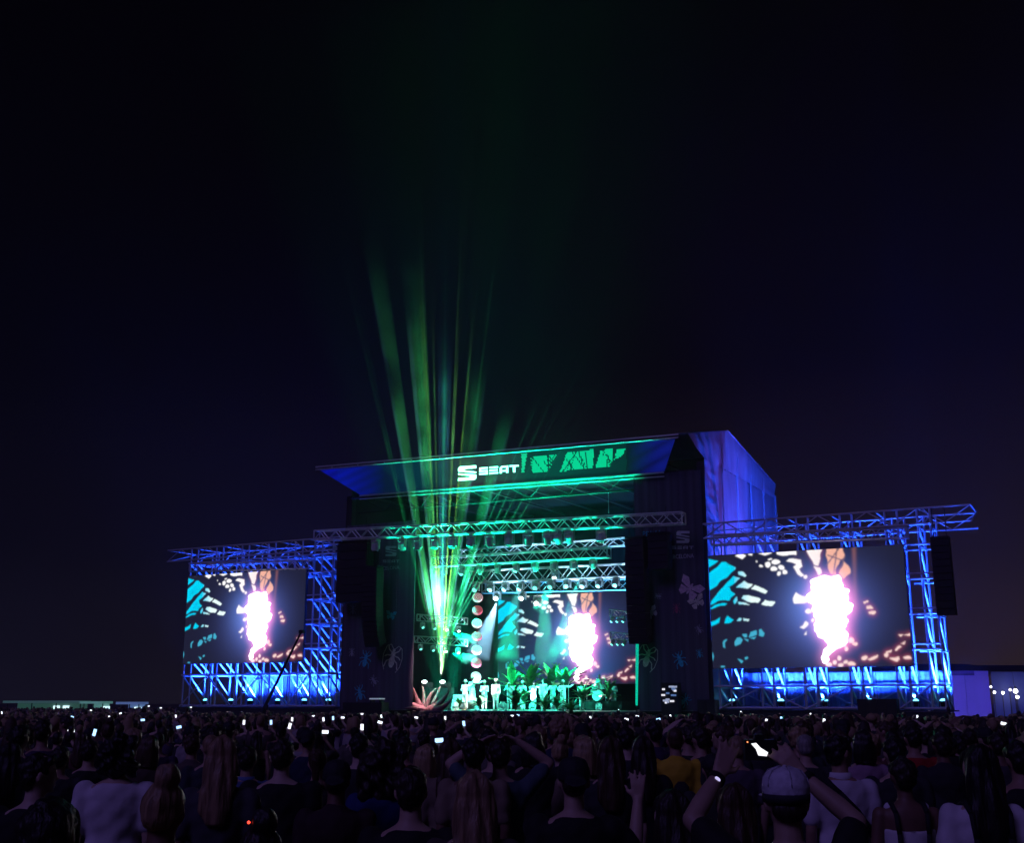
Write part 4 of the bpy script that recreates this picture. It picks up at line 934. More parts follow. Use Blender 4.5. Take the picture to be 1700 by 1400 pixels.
# side-stage gear with small lights
gr = Thing('equipment_rack', 'rack of small glowing equipment at the foot of the right scrim', 'equipment rack', loc(1110, 1172, -1.0))
a, b = loc(1098, 1176, -1.0), loc(1124, 1134, -1.0); gr.slab('frame', (a.x, -1.0, 0.02), (b.x, -.4, b.z), M_BLACK)
for i in range(16):
    p = loc(random.uniform(1101, 1122), random.uniform(1138, 1172), -1.03); w_ = random.uniform(.05, .16)
    gr.slab('indicator_panel', p - Vector((w_, .02, .05)), p + Vector((w_, .01, .05)), mat('panel_glow%d' % (i % 3), (.2, .2, .25), .5, emit=((.6, .7, 1), (.9, .9, 1), (.2, .4, .9))[i % 3], strength=(.5, .9, .35)[i % 3]))
mo = Thing('monitor_desk', 'small lit desk at the foot of the left scrim', 'desk', loc(624, 1170, -1.0))
a, b = loc(616, 1172, -1.0), loc(633, 1162, -1.0); mo.slab('desk_top', (a.x, -1.2, b.z), (b.x, -.6, b.z + .08), mat('desk_glow', (.5, .5, .55), .5, emit=(.5, .6, .8), strength=.35)); mo.slab('desk_leg', (a.x, -1.1, 0), (a.x + .08, -.7, b.z), M_BLACK); mo.slab('desk_leg', (b.x - .08, -1.1, 0), (b.x, -.7, b.z), M_BLACK)
mo.slab('desk_shelf', (a.x + .08, -1.1, b.z - .5), (b.x - .08, -.7, b.z - .44), M_PRINT_GREY)

# camera crane in front of the left wing
cr = Thing('camera_crane', 'dark camera crane boom slanting up across the left video screen', 'camera crane', loc(440, 1176, -4.5))
c0, c1 = loc(436, 1182, -4.5), loc(500, 1050, -4.5)
cr.part('boom', MB().tube(c0, c1, .10, .05, 8), M_BLACK); cr.part('camera_head', MB().box(c1 + Vector((.05, 0, .02)), (.28, .25, .2)), M_BLACK); cr.tube('cable', c0 + Vector((0, 0, .25)), c1 + Vector((0, 0, .12)), .012, M_BLACK)
cr.part('column', MB().tube((c0.x + .3, -4.5, 0), (c0.x + .3, -4.5, c0.z + .4), .14, .1, 10), M_BLACK); cr.part('counterweight', MB().box(c0 + Vector((-.15, 0, -.25)), (.5, .4, .4)), M_BLACK)

# ================================================================== BEYOND THE STAGE: marquees at right, stalls at left
WORLD = Matrix.Identity(4)
def marquee(label, px0, px1, py_top, py_bot, Y, m, deep=8, seams=4):
    a, b = at_depth(px0, py_top, Y), at_depth(px1, py_top, Y); z1 = a.z; t = Thing('marquee', label, 'marquee', (a.x, Y, 0), None, WORLD)
    n = seams
    for i in range(n):
        x0, x1 = a.x + (b.x - a.x) * i / n, a.x + (b.x - a.x) * (i + 1) / n - .03
        t.slab('wall_sheet', (x0, Y, 0), (x1, Y + .05, z1 - .35), m)
    t.slab('side_wall', (b.x - .05, Y + .06, 0), (b.x, Y + deep, z1 - .35), m)
    rm = MB(); rm.add([(a.x - .2, Y - .2, z1 - .35), (b.x + .2, Y - .2, z1 - .35), (b.x + .2, Y + deep, z1 - .35), (a.x - .2, Y + deep, z1 - .35), (a.x - .2, Y + deep / 2, z1 + .25), (b.x + .2, Y + deep / 2, z1 + .25)],
           [(0, 1, 5, 4), (2, 3, 4, 5), (0, 4, 3), (1, 2, 5), (0, 3, 2, 1)]); t.part('roof', rm, MATS['roof_dark'])
    return t
mat('roof_dark', (.02, .02, .035), .6)
mq = marquee('blue-lit white marquee with dark roof behind the right scaffold wing', 1480, 1640, 1106, 1165, 82, mat('marquee_wall', (.42, .40, .52), .7, 0, .15, .6))
p0, p1 = at_depth(1560, 1122, 81.85), at_depth(1617, 1114, 81.85); mq.slab('faded_sign', (p0.x, 81.85, p0.z), (p1.x, 81.9, p1.z), mat('sign_faded', (.12, .11, .22), .7, var=.5, scale=1.5))
m2 = marquee('dark blue marquee with small bright lamps at the right edge', 1644, 1790, 1108, 1165, 86, mat('marquee_blue', (.06, .08, .24), .7, 0, .2, .6))
uplighter(24.5, 15.0, .02, 'added blue lamp on the ground beyond the right scaffold wing, lighting the marquee', None, (21.0, 26, 2.5), 4500, (.12, .09, 1.0), 85)  # lamp put in to brighten the marquee wall
M_BULB = mat('bulb_white', (.8, .8, .8), .4, emit=(.95, .9, 1), strength=9)
for k, (px, py, r) in enumerate(((1686, 1148, .16), (1689, 1158, .12), (1665, 1151, .10), (1651, 1150, .09), (1677, 1146, .08), (1645, 1141, .07))):
    p = at_depth(px, py, 85.2); t = Thing('festoon_lamp', ('biggest', 'lowest', 'third from left', 'second from left', 'fourth from left', 'leftmost')[k] + ' small bright lamp in front of the dark blue marquee', 'lamp', p, 'lamps by the dark blue marquee', WORLD)
    t.part('bulb', MB().ell(p, (r, r, r), 10, 8), M_BULB); t.part('socket', MB().tube(p + Vector((0, 0, r * .8)), p + Vector((0, 0, r * 2)), r * .4), M_BLACK); t.tube('post', (p.x, p.y + .1, 0), (p.x, p.y + .1, p.z + r * 2), .03, M_BLACK)
    if k == 0:
        l = bpy.data.lights.new('lamp_light', 'POINT'); l.energy = 30; l.color = (.85, .85, 1); l.shadow_soft_size = .2; o = bpy.data.objects.new('lamp_light', l); COL.objects.link(o); o.location = p + Vector((0, -.5, 0))
def stall(label, px0, px1, py0, py1, Y, glow, strength):
    a, b = at_depth(px0, py1, Y), at_depth(px1, py0, Y); t = Thing('food_stall', label, 'stall', (a.x, Y, 0), 'far stalls at the left edge of the field', WORLD)
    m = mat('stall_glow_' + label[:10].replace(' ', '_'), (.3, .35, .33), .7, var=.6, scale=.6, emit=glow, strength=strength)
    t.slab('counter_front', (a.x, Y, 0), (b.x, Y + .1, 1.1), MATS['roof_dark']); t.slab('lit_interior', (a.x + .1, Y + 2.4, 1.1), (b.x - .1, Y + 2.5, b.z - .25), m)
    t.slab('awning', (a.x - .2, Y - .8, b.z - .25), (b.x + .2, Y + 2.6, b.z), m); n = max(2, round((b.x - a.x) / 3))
    for i in range(n + 1):
        x = a.x + (b.x - a.x) * i / n; t.tube('post', (x, Y, 0), (x, Y, b.z - .25), .06, M_BLACK)
    for i in range(2):
        x = a.x + (b.x - a.x) * random.uniform(.2, .8); t.slab('menu_light', (x, Y + 2.3, b.z - .9), (x + .7, Y + 2.38, b.z - .55), mat('menu_light', (.5, .5, .5), .5, emit=(.6, .85, .9), strength=1.6))
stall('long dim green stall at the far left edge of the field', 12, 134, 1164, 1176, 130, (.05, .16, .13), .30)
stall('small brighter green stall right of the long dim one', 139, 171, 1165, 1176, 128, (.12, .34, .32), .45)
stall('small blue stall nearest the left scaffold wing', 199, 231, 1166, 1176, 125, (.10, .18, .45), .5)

# ================================================================== HAZE
hz = MB().span((-160, -25, -1.0), (160, 175, 42.0)).mesh('haze'); hz.materials.append(smoke_mat('night_haze', .0005, (.9, .92, 1.0)))
tag(link('haze', hz), 'thin smoke haze hanging over the whole field', 'haze', kind='stuff')

# ================================================================== PEOPLE
M_SKIN = mat('skin', (.4, .28, .22), .55, 0, .10, 12, objcolor=True); M_CLOTH = mat('cloth', (.1, .1, .1), .85, 0, .14, 7, .5, objcolor=True)
M_HAIR = mat('hair', (.03, .02, .02), .45, 0, .5, 40, .9, objcolor=True, stretch=(1, 1, .08)); M_CAPM = mat('cap_cloth', (.03, .03, .04), .8, 0, .2, 30, .3, objcolor=True)
def fuse(mb, voxel, m, smooth=6, ratio=None, rough=0.0, freq=14, name='body', stretch=1.0):
    """melt overlapping pieces into one continuous skin"""
    me = mb.mesh('tmp'); ob = bpy.data.objects.new('tmp', me)
    r_ = ob.modifiers.new('r', 'REMESH'); r_.mode = 'VOXEL'; r_.voxel_size = voxel; r_.use_smooth_shade = True
    if smooth: s_ = ob.modifiers.new('s', 'SMOOTH'); s_.factor = .5; s_.iterations = smooth
    if ratio: d_ = ob.modifiers.new('d', 'DECIMATE'); d_.ratio = ratio
    out = baked(ob); bpy.data.meshes.remove(me)
    out.name = name; out.materials.clear(); out.materials.append(m)
    if rough:
        n = len(out.vertices); co = np.zeros(n * 3); no = np.zeros(n * 3); out.vertices.foreach_get('co', co); out.vertices.foreach_get('normal', no)
        co = co.reshape(-1, 3); no = no.reshape(-1, 3); q = co * np.array((freq, freq, freq * stretch)); a = np.zeros(n); rg = np.random.default_rng(len(mb.v))
        for k in range(9):
            d_ = rg.normal(size=3); d_ /= np.linalg.norm(d_); f_ = 1.0 if k < 5 else 2.6; a += (1.0 if k < 5 else .5) * np.sin(q @ d_ * f_ * 1.6 + rg.uniform(0, 6.3) + 1.5 * np.sin(q @ rg.normal(size=3) * .6))
        out.vertices.foreach_set('co', (co + no * (rough * .42 * a)[:, None]).ravel())
    out.polygons.foreach_set('use_smooth', [True] * len(out.polygons)); out.update(); return out
TORSO = [(.84, .155, .11, 0, 0), (.93, .172, .122, 0, -.005), (1.02, .162, .108, 0, 0), (1.12, .152, .10, 0, .005), (1.22, .168, .11, 0, .008), (1.32, .185, .118, 0, .005), (1.39, .192, .108, 0, -.004), (1.435, .165, .088, 0, -.012), (1.465, .105, .07, 0, -.014), (1.49, .062, .058, 0, -.01)]
def hand(mb, wrist, d, side, palm, curl=.35, spread=.16, grip=0.0):
    """palm and five fingers; d: direction of the hand, side: towards the thumb, palm: facing of the palm"""
    w_, d, sd, pl = Vector(wrist), Vector(d).normalized(), Vector(side).normalized(), Vector(palm).normalized()
    sd = (sd - d * sd.dot(d)).normalized(); pl = d.cross(sd) if d.cross(sd).dot(pl) > 0 else sd.cross(d)
    for k in range(4):
        o = sd * (.030 - .020 * k); mb.cap(w_ + o * .6 + d * .01, w_ + o + d * .085, .0145, .0125, 8)
    for k, L in enumerate((.070, .078, .072, .056)):
        o = sd * (.030 - .020 * k); p = w_ + o + d * .085; dr = (d + sd * spread * (1.5 - k)).normalized(); c_ = curl + grip
        d1 = (dr * math.cos(c_ * .6) + pl * math.sin(c_ * .6)); d2 = (dr * math.cos(c_ * 1.5) + pl * math.sin(c_ * 1.5)); d3 = (dr * math.cos(c_ * 2.2) + pl * math.sin(c_ * 2.2))
        a = p + d1 * L * .5; b = a + d2 * L * .3; e_ = b + d3 * L * .25
        mb.chain([p, a, b, e_], [.0105, .0095, .0088, .0072], 8)
    t0 = w_ + sd * .022 + d * .025; t1 = t0 + (sd * .75 + d * .5 + pl * .25).normalized() * .042; t2 = t1 + (sd * .35 + d * .85 + pl * .3).normalized() * .034; mb.chain([t0, t1, t2], [.014, .0115, .0085], 8)
def pose_arm(side, kind):
    """shoulder, elbow, wrist, hand direction, thumb side, palm facing"""
    s = side; sh = Vector((s * .188, -.005, 1.405))
    if kind == 'down': return sh, Vector((s * .225, -.03, 1.13)), Vector((s * .215, .05, .89)), (0, .05, -1), (0, 1, 0), (-s, 0, 0)
    if kind == 'front': return sh, Vector((s * .235, .02, 1.15)), Vector((s * .10, .26, 1.16)), (-s * .8, .5, .1), (0, 0, 1), (0, -1, 0)
    if kind == 'phone': return sh, Vector((s * .30, .22, 1.38)), Vector((s * .09, .36, 1.60)), (-s * .35, .1, .93), (-s * .6, -.3, 0), (-s * .6, .8, 0)
    if kind == 'high': return sh, Vector((s * .37, .06, 1.58)), Vector((s * .15, .04, 1.73)), (-s * .85, .1, .35), (0, .8, -.5), (0, 0, -1)
    if kind == 'wave': return sh, Vector((s * .33, .06, 1.28)), Vector((s * .365, .15, 1.53)), (s * .02, .06, 1), (-s, .1, 0), (0, 1, 0)
    if kind == 'wide':
        if s < 0: return sh, Vector((-.35, .10, 1.565)), Vector((-.215, .22, 1.725)), (.42, .18, .86), (.7, 0, -.4), (.3, .9, 0)
        return sh, Vector((.30, .10, 1.555)), Vector((.125, .22, 1.725)), (-.62, .18, .74), (-.6, 0, -.5), (-.3, .9, 0)
    if kind == 'horn': return sh, Vector((s * .30, .12, 1.22)), Vector((s * .12, .34, 1.42)), (-s * .7, .6, .2), (0, 0, 1), (0, -1, 0)
    if kind == 'out': return sh, Vector((s * .42, .05, 1.38)), Vector((s * .62, .14, 1.50)), (s * .8, .2, .4), (0, .5, .8), (0, 0, -1)
def kit(name, arms=('down', 'down'), voxel=.013, woman=False, head_turn=0.0, head_tilt=0.0, sleeves='tee', ratio=None, bulk=1.0, lean=0.0):
    """body, top and trousers for one pose, facing +y, 1.75 m tall"""
    b = MB(); t = MB(); l = MB(); f = .90 if woman else 1.0
    tor = [(z, rx * f * bulk, ry * (.95 if woman else 1) * bulk, cx, cy_) for z, rx, ry, cx, cy_ in TORSO]
    b.loft(tor); b.cap((0, -.018, 1.45), (0, .002, 1.57), .058 * f, .054 * f)
    HR = Matrix.Rotation(head_turn, 3, 'Z') @ Matrix.Rotation(head_tilt, 3, 'X'); N = Vector((0, .0, 1.54))
    H = lambda x, y, z: N + HR @ (Vector((x, y, z)) - N)
    b.ell(H(0, .012, 1.652), (.076, .094, .098), 20, 14, HR); b.ell(H(0, .048, 1.592), (.054, .052, .056), 14, 10, HR); b.ell(H(0, .0, 1.60), (.062, .068, .062), 14, 10, HR)
    b.ell(H(0, .112, 1.618), (.012, .018, .014), 10, 8, HR); b.cap(H(0, .098, 1.655), H(0, .110, 1.625), .008, .011, 8)
    b.ell(H(0, .098, 1.578), (.020, .010, .008), 10, 6, HR); b.ell(H(0, .088, 1.668), (.05, .02, .01), 10, 6, HR); b.ell(H(0, .088, 1.55), (.02, .016, .016), 10, 6, HR)
    for s in (-1, 1):
        b.ell(H(s * .078, .0, 1.632), (.011, .02, .032), 10, 8, HR @ Matrix.Rotation(s * .35, 3, 'Z')); b.ell(H(s * .031, .094, 1.648), (.014, .01, .009), 8, 6, HR)
        sh, el, wr, hd, sd, pl = pose_arm(s, arms[0 if s < 0 else 1]); sh = Vector((sh.x * f * bulk, sh.y, sh.z)); ua = (el - sh)
        b.chain([sh, sh + ua * .45, el, el + (wr - el) * .35, wr], [.055 * f, .047 * f, .039 * f, .041 * f, .028 * f]); hand(b, wr, hd, sd, pl)
        b.chain([(s * .088, 0, .88), (s * .094, .012, .66), (s * .096, .02, .48), (s * .10, -.012, .30), (s * .10, -.02, .085)], [.092 * f, .076 * f, .057 * f, .056 * f, .038]); b.cap((s * .10, -.03, .045), (s * .115, .14, .038), .042, .036)
        # sleeves
        rs_ = .071 * f * bulk
        if sleeves == 'tee': t.chain([sh, sh + ua * .35, sh + ua * .72], [rs_, rs_ * .96, rs_ * .92])
        elif sleeves == 'long': t.chain([sh, sh + ua * .5, el, el + (wr - el) * .9], [rs_, rs_ * .88, rs_ * .80, rs_ * .58])
        elif sleeves == 'tank': t.cap((s * .10, -.005, 1.36), (s * .115, -.01, 1.445), .05, .032)
        l.chain([(s * .088, 0, .88), (s * .094, .012, .66), (s * .098, .015, .46), (s * .10, -.01, .12)], [.104 * f, .09 * f, .076 * f, .068])
    if sleeves == 'tank': t.loft([(z, rx + .016, ry + .016, cx, cy_) for z, rx, ry, cx, cy_ in tor[:6]])
    else: t.loft([(z, rx + (.016 if z < 1.43 else .010), ry + .017, cx, cy_) for z, rx, ry, cx, cy_ in tor[:-1]])
    if sleeves == 'long': t.ell((0, -.05, 1.475), (.085, .05, .035), 14, 8)
    l.loft([(.80, .165 * f, .118, 0, 0), (.88, .178 * f, .125, 0, 0), (.96, .172 * f, .118, 0, 0)])
    rt = ratio
    return {'body': fuse(b, voxel, M_SKIN, 4, rt, name='body'), 'top': fuse(t, max(voxel, .015), M_CLOTH, 5, rt, .006, 16, 'top'), 'trousers': fuse(l, .02, M_CLOTH, 4, rt, .005, 12, 'trousers'), 'H': H, 'HR': HR, 'arms': arms}
def hair_mesh(style, head_turn=0.0, head_tilt=0.0, ratio=None):
    m = MB(); HR = Matrix.Rotation(head_turn, 3, 'Z') @ Matrix.Rotation(head_tilt, 3, 'X'); N = Vector((0, 0, 1.54)); H = lambda x, y, z: N + HR @ (Vector((x, y, z)) - N)
    E = lambda c_, r: m.ell(H(*c_), r, 16, 12, HR); mt = M_HAIR; ro = .006; fq = 30; st_ = .4; vx = .011
    if style == 'short': E((0, -.006, 1.672), (.083, .098, .090)); E((0, -.045, 1.625), (.074, .054, .070)); E((0, .055, 1.715), (.060, .045, .035)); ro = .007; fq = 45; st_ = 1
    elif style == 'crop': E((0, -.002, 1.664), (.0785, .094, .0935)); E((0, -.04, 1.62), (.068, .052, .06)); ro = .002
    elif style == 'bushy':
        E((0, -.03, 1.66), (.135, .13, .13)); E((0, -.06, 1.56), (.15, .11, .13)); E((.06, -.05, 1.50), (.10, .09, .10)); E((-.06, -.05, 1.50), (.10, .09, .10)); ro = .03; fq = 22; st_ = 1
    elif style == 'long':
        E((0, -.008, 1.672), (.086, .102, .092)); m.loft([(1.26, .055, .014, 0, -.128), (1.34, .092, .028, 0, -.124), (1.44, .100, .042, 0, -.102), (1.53, .088, .066, 0, -.065), (1.61, .090, .086, 0, -.03), (1.70, .08, .08, 0, -.01)]); ro = .010; fq = 34; st_ = .10
    elif style == 'bob':
        E((0, -.008, 1.672), (.090, .104, .095)); m.loft([(1.47, .098, .055, 0, -.07), (1.55, .108, .085, 0, -.045), (1.64, .098, .10, 0, -.02), (1.71, .08, .085, 0, -.01)]); ro = .010; fq = 30; st_ = .15
    elif style == 'bun':
        E((0, -.006, 1.670), (.083, .098, .092)); E((0, -.05, 1.63), (.07, .05, .06)); E((.015, -.055, 1.775), (.048, .046, .042)); ro = .007; fq = 36; st_ = .3
    elif style == 'tail':
        E((0, -.006, 1.670), (.083, .100, .092)); E((0, -.05, 1.63), (.07, .05, .06)); m.chain([H(0, -.105, 1.70), H(0, -.155, 1.66), H(0, -.15, 1.52), H(0, -.13, 1.40)], [.03, .036, .034, .012]); ro = .007; fq = 36; st_ = .3
    elif style == 'cap':          # peaked cap, peak towards the stage
        m.loft([(1.655, .088, .104, 0, -.002), (1.69, .090, .104, 0, -.002), (1.725, .082, .094, 0, -.002), (1.755, .060, .068, 0, -.002), (1.768, .02, .022, 0, -.002)]); m.ell((0, .125, 1.662), (.07, .07, .010), 16, 8); m.ell((0, 0, 1.77), (.010, .010, .006), 8, 6); mt = M_CAPM; ro = .0015; vx = .008
    elif style == 'capback':      # cap worn backwards, peak over the nape
        m.loft([(1.645, .088, .104, 0, -.002), (1.69, .090, .104, 0, -.002), (1.725, .082, .094, 0, -.002), (1.755, .060, .068, 0, -.002), (1.768, .02, .022, 0, -.002)]); m.ell((0, -.125, 1.645), (.068, .065, .010), 16, 8, Matrix.Rotation(.35, 3, 'X')); mt = M_CAPM; ro = .0015; vx = .008
    elif style == 'hat':          # straw hat with a brim
        m.loft([(1.69, .165, .165, 0, 0), (1.70, .165, .165, 0, 0)]); m.loft([(1.695, .092, .104, 0, 0), (1.74, .088, .098, 0, 0), (1.79, .078, .086, 0, 0), (1.80, .05, .055, 0, 0)]); mt = M_CAPM; ro = .002; vx = .012
    elif style == 'sunhat': m.loft([(1.655, .20, .20, 0, 0), (1.665, .20, .20, 0, 0)]); m.loft([(1.66, .093, .107, 0, 0), (1.72, .088, .10, 0, 0), (1.78, .06, .07, 0, 0)]); mt = M_CAPM; ro = .006; vx = .012
    elif style == 'band': E((0, -.004, 1.669), (.083, .098, .093)); m.loft([(1.655, .090, .106, 0, 0), (1.70, .088, .102, 0, 0)]); mt = M_CAPM; ro = .001
    return fuse(m, vx, mt, 2, ratio, ro, fq, 'hair' if mt is M_HAIR else 'cap', st_)
HAIRS = {k: hair_mesh(k) for k in ('short', 'crop', 'bushy', 'long', 'bob', 'bun', 'tail', 'cap', 'capback', 'band')}
HAIRS_HAT = {k: hair_mesh(k, ratio=.3) for k in ('hat', 'sunhat')}
KITS = {'man': kit('man'), 'man_long': kit('ml', sleeves='long'), 'woman': kit('w', woman=True), 'woman_tank': kit('wt', woman=True, sleeves='tank'), 'woman_long': kit('wl', woman=True, sleeves='long'),
        'phone': kit('ph', ('down', 'phone')), 'phone2': kit('ph2', ('phone', 'phone'), woman=True), 'side': kit('sd', head_turn=R(-60)), 'side_l': kit('sdl', head_turn=R(55)), 'big': kit('bg', bulk=1.13),
        'high': kit('hi', ('high', 'high')), 'front': kit('fr', ('front', 'front'), sleeves='long')}
HAIRS.update({'short_side': hair_mesh('short', R(-60)), 'short_side_l': hair_mesh('short', R(55))})
SKINS = [(.36, .23, .17), (.42, .29, .22), (.30, .18, .13), (.16, .09, .06), (.46, .33, .27)]
HC = {'black': (.010, .008, .008), 'dark': (.022, .015, .012), 'brown': (.055, .032, .018), 'light': (.24, .16, .09), 'blond': (.30, .21, .11), 'grey': (.22, .21, .20), 'red': (.12, .035, .015)}
def person(pos, h, kitn, hair, top, hairc='dark', legs=(.02, .022, .035), skin=None, label='', group=None, yaw=0.0, K=None, Hd=None, capc=None, frame=None, cat='person'):
    k = K or KITS[kitn]; e_ = bpy.data.objects.new('person', None); COL.objects.link(e_); e_.empty_display_size = .2; s = h / 1.75
    e_.matrix_basis = (frame or Matrix.Identity(4)) @ Matrix.Translation(pos) @ Matrix.Rotation(yaw, 4, 'Z') @ Matrix.Diagonal((s, s, s, 1)); tag(e_, label, cat, group)
    sk = skin or random.choice(SKINS); link('body', k['body'], e_, None, sk); link('top', k['top'], e_, None, top); link('trousers', k['trousers'], e_, None, legs)
    if hair:
        me = (Hd or HAIRS)[hair]; iscap = me.name.startswith('cap'); link('cap' if iscap else 'hair', me, e_, None, (capc or (.015, .015, .02)) if iscap else HC[hairc])
        if iscap and hair in ('cap', 'capback', 'band') and hairc: link('hair', HAIRS['crop'], e_, None, HC[hairc])
    return e_
TAKEN = []
def aim_yaw(x, y): return math.atan2(-(x - 2), (58 - y)) * .9
def seen(px, py_top, d, kitn, hair, top, hairc='dark', label='', yaw=None, **kw):
    """someone whose crown shows at a pixel, d metres away"""
    p = at_depth(px, py_top, d); g = ground_z(p.x, p.y); crown = {'bushy': 1.79, 'bun': 1.815, 'cap': 1.775, 'capback': 1.768, None: 1.75}.get(hair, 1.765)
    h = (p.z - g) * 1.75 / crown
    if not 1.52 < h < 1.97: print('PERSON HEIGHT', px, py_top, d, round(h, 2))
    TAKEN.append((p.x, p.y)); return person((p.x, p.y, g), h, kitn, hair, top, hairc, label=label, yaw=(aim_yaw(p.x, p.y) if yaw is None else yaw) + 0.0, **kw), Vector((p.x, p.y, g)), h

BLK, CHAR, NAVY = (.010, .010, .012), (.025, .025, .03), (.015, .02, .06)
W8 = (.62, .60, .64)
CROWD = [
    (200, 1217, 7.6, 'man', 'bushy_small', W8, 'black', 'man with bushy dark hair in a plain white T-shirt near the left'),
    (276, 1272, 4.5, 'man_long', 'bun', (.50, .33, .04), 'light', 'person with fair hair in a top bun and yellow top with white collar, near left'),
    (65, 1250, 6.6, 'side', 'short_side', BLK, 'black', 'dark-clothed man in profile near the left edge'),
    (102, 1238, 10.5, 'man', 'short', CHAR, 'dark', 'dark-haired man behind the one in profile at left'),
    (250, 1221, 11.0, 'woman', 'bob', (.06, .04, .03), 'brown', 'brown-haired woman left of the long-haired one in the dotted top'),
    (371, 1221, 7.2, 'woman', 'long', (.05, .05, .06), 'light', 'person with long light-brown hair in a dark speckled top'),
    (85, 1322, 3.6, 'big', 'short', BLK, 'black', 'large dark head and shoulders at the bottom left corner'),
    (435, 1345, 4.1, 'woman', 'bun', BLK, 'black', 'dark-haired person low at the bottom with tiny red and white hair lights'),
    (470, 1226, 8.2, 'big', 'short', BLK, 'dark', 'broad-shouldered man with short dark hair in black, left of centre'),
    (638, 1229, 7.4, 'woman', 'bushy', (.012, .025, .14), 'dark', 'woman with wide curly hair and a blue top'),
    (683, 1271, 5.7, 'man', 'short', BLK, 'dark', 'short-haired man in black T-shirt right of the curly-haired woman'),
    (706, 1235, 9.6, 'woman', 'bob', (.10, .08, .06), 'blond', 'person with short pale blond hair behind the man in black'),
    (787, 1223, 8.4, 'man', 'short', (.22, .17, .12), 'black', 'dark-haired man in a beige shirt, left of centre'),
    (787, 1279, 5.3, 'woman', 'long', (.06, .045, .04), 'light', 'woman with long straight light-brown hair at the bottom, left of centre'),
    (597, 1217, 10.2, 'man', 'short', CHAR, 'black', 'dark-haired person behind the curly-haired woman'),
    (528, 1243, 9.6, 'woman', 'tail', (.03, .02, .03), 'brown', 'woman with a ponytail between the broad man and the curly-haired woman'),
    (672, 1222, 12.0, 'man', 'short', (.42, .07, .012), 'dark', 'man in an orange-red T-shirt in the middle of the crowd'),
    (747, 1225, 9.0, 'woman_long', 'long', (.18, .14, .10), 'brown', 'woman with long brown hair and a beige sleeve, left of centre'),
    (929, 1221, 10.8, 'woman', 'bun', (.04, .03, .03), 'blond', 'person with fair hair tied up at the centre'),
    (952, 1257, 6.2, 'wave', 'capback', BLK, 'dark', 'man in a black cap worn backwards and black T-shirt raising one hand'),
    (970, 1222, 9.0, 'woman', 'bob', (.26, .20, .15), 'blond', 'blond woman with shoulder-length hair in a beige top with a bag strap'),
    (1011, 1222, 8.4, 'woman', 'long', CHAR, 'brown', 'woman with long brown hair and dark top right of the blond one'),
    (1120, 1207, 11.2, 'man_long', 'crop', (.52, .36, .02), 'brown', 'man in a yellow long-sleeved shirt with a small dark bag on his back'),
    (1114, 1310, 5.2, 'woman', 'long', (.02, .018, .02), 'dark', 'long-haired person in dark clothes low in front of the yellow shirt'),
    (1039, 1205, 11.0, 'man', 'short', CHAR, 'black', 'dark-haired man in black left of the yellow shirt'),
    (1000, 1196, 13.6, 'man', 'short', CHAR, 'dark', 'tall dark-haired man far ahead near the centre'),
    (885, 1214, 10.0, 'big', 'bob', BLK, 'black', 'dark figure with dark shoulder-length hair left of the capped man'),
    (830, 1226, 8.6, 'high', 'short', (.05, .08, .10), 'dark', 'person in a grey-blue top with hands raised at the head'),
    (1216, 1300, 5.6, 'woman', 'long', (.03, .025, .03), 'brown', 'woman with long straight brown hair left of the man in the pale cap'),
    (1335, 1218, 10.8, 'man', 'crop', CHAR, 'grey', 'man with cropped grey hair behind the raised hands'),
    (1390, 1219, 8.2, 'side', 'short_side', (.55, .52, .58), 'black', 'dark-haired man in a white collared shirt with a black strap'),
    (1182, 1250, 8.6, 'man', 'band', (.03, .03, .03), 'dark', 'person with a black headband left of the raised hands'),
    (1200, 1203, 11.2, 'side_l', 'short_side_l', CHAR, 'brown', 'man with rim-lit hair right of the yellow shirt'),
    (1222, 1220, 10.4, 'man', 'crop', (.08, .06, .09), 'light', 'fair-haired man just behind the raised left hand'),
    (1430, 1211, 10.6, 'woman', 'bob', (.32, .20, .28), 'black', 'dark-haired woman in a pinkish top right of the white collar'),
    (1497, 1255, 7.2, 'woman_tank', 'short', W8, 'dark', 'person in a white sleeveless top with dark backpack straps'),
    (1621, 1236, 6.3, 'woman', 'bob_long', W8, 'black', 'woman with long black hair and white T-shirt near the right edge'),
    (1483, 1222, 8.8, 'man', 'short', CHAR, 'black', 'dark-haired man behind the white sleeveless top'),
    (1514, 1203, 11.4, 'man', 'short', (.30, .012, .015), 'black', 'dark-haired man in a red T-shirt at right'),
    (1688, 1228, 7.6, 'big', 'short', BLK, 'black', 'dark figure cut off by the right edge'),
    (1562, 1214, 10.2, 'man_long', 'short', (.02, .02, .025), 'dark', 'man in a black jacket between the red shirt and the long black hair'),
    (20, 1232, 9.6, 'woman', 'long', CHAR, 'black', 'long dark-haired figure at the far left edge'),
    (150, 1228, 11.4, 'man', 'short', BLK, 'dark', 'dark man just left of the white T-shirt'),
    (320, 1218, 12.0, 'man_long', 'short', (.09, .07, .06), 'brown', 'man in a brown jacket ahead of the speckled top'),
    (412, 1238, 9.8, 'man', 'short', (.06, .10, .22), 'dark', 'man in a pale blue collar left of the broad-shouldered one'),
    (1262, 1205, 12.5, 'man', 'short', CHAR, 'dark', 'dark-haired man just left of the lit camera screen'),
    (1065, 1222, 9.4, 'woman', 'long', BLK, 'dark', 'dark long-haired woman between the centre and the yellow shirt'),
    (560, 1262, 7.0, 'man_long', 'capback', (.03, .012, .016), 'dark', 'person in dark red with a cap left of the curly-haired woman'),
    (1655, 1215, 10.8, 'man', 'short', (.05, .04, .05), 'dark', 'man ahead of the long black hair at right'),
]
HAIRS['bushy_small'] = hair_mesh('bushy'); HAIRS['bob_long'] = HAIRS['long']
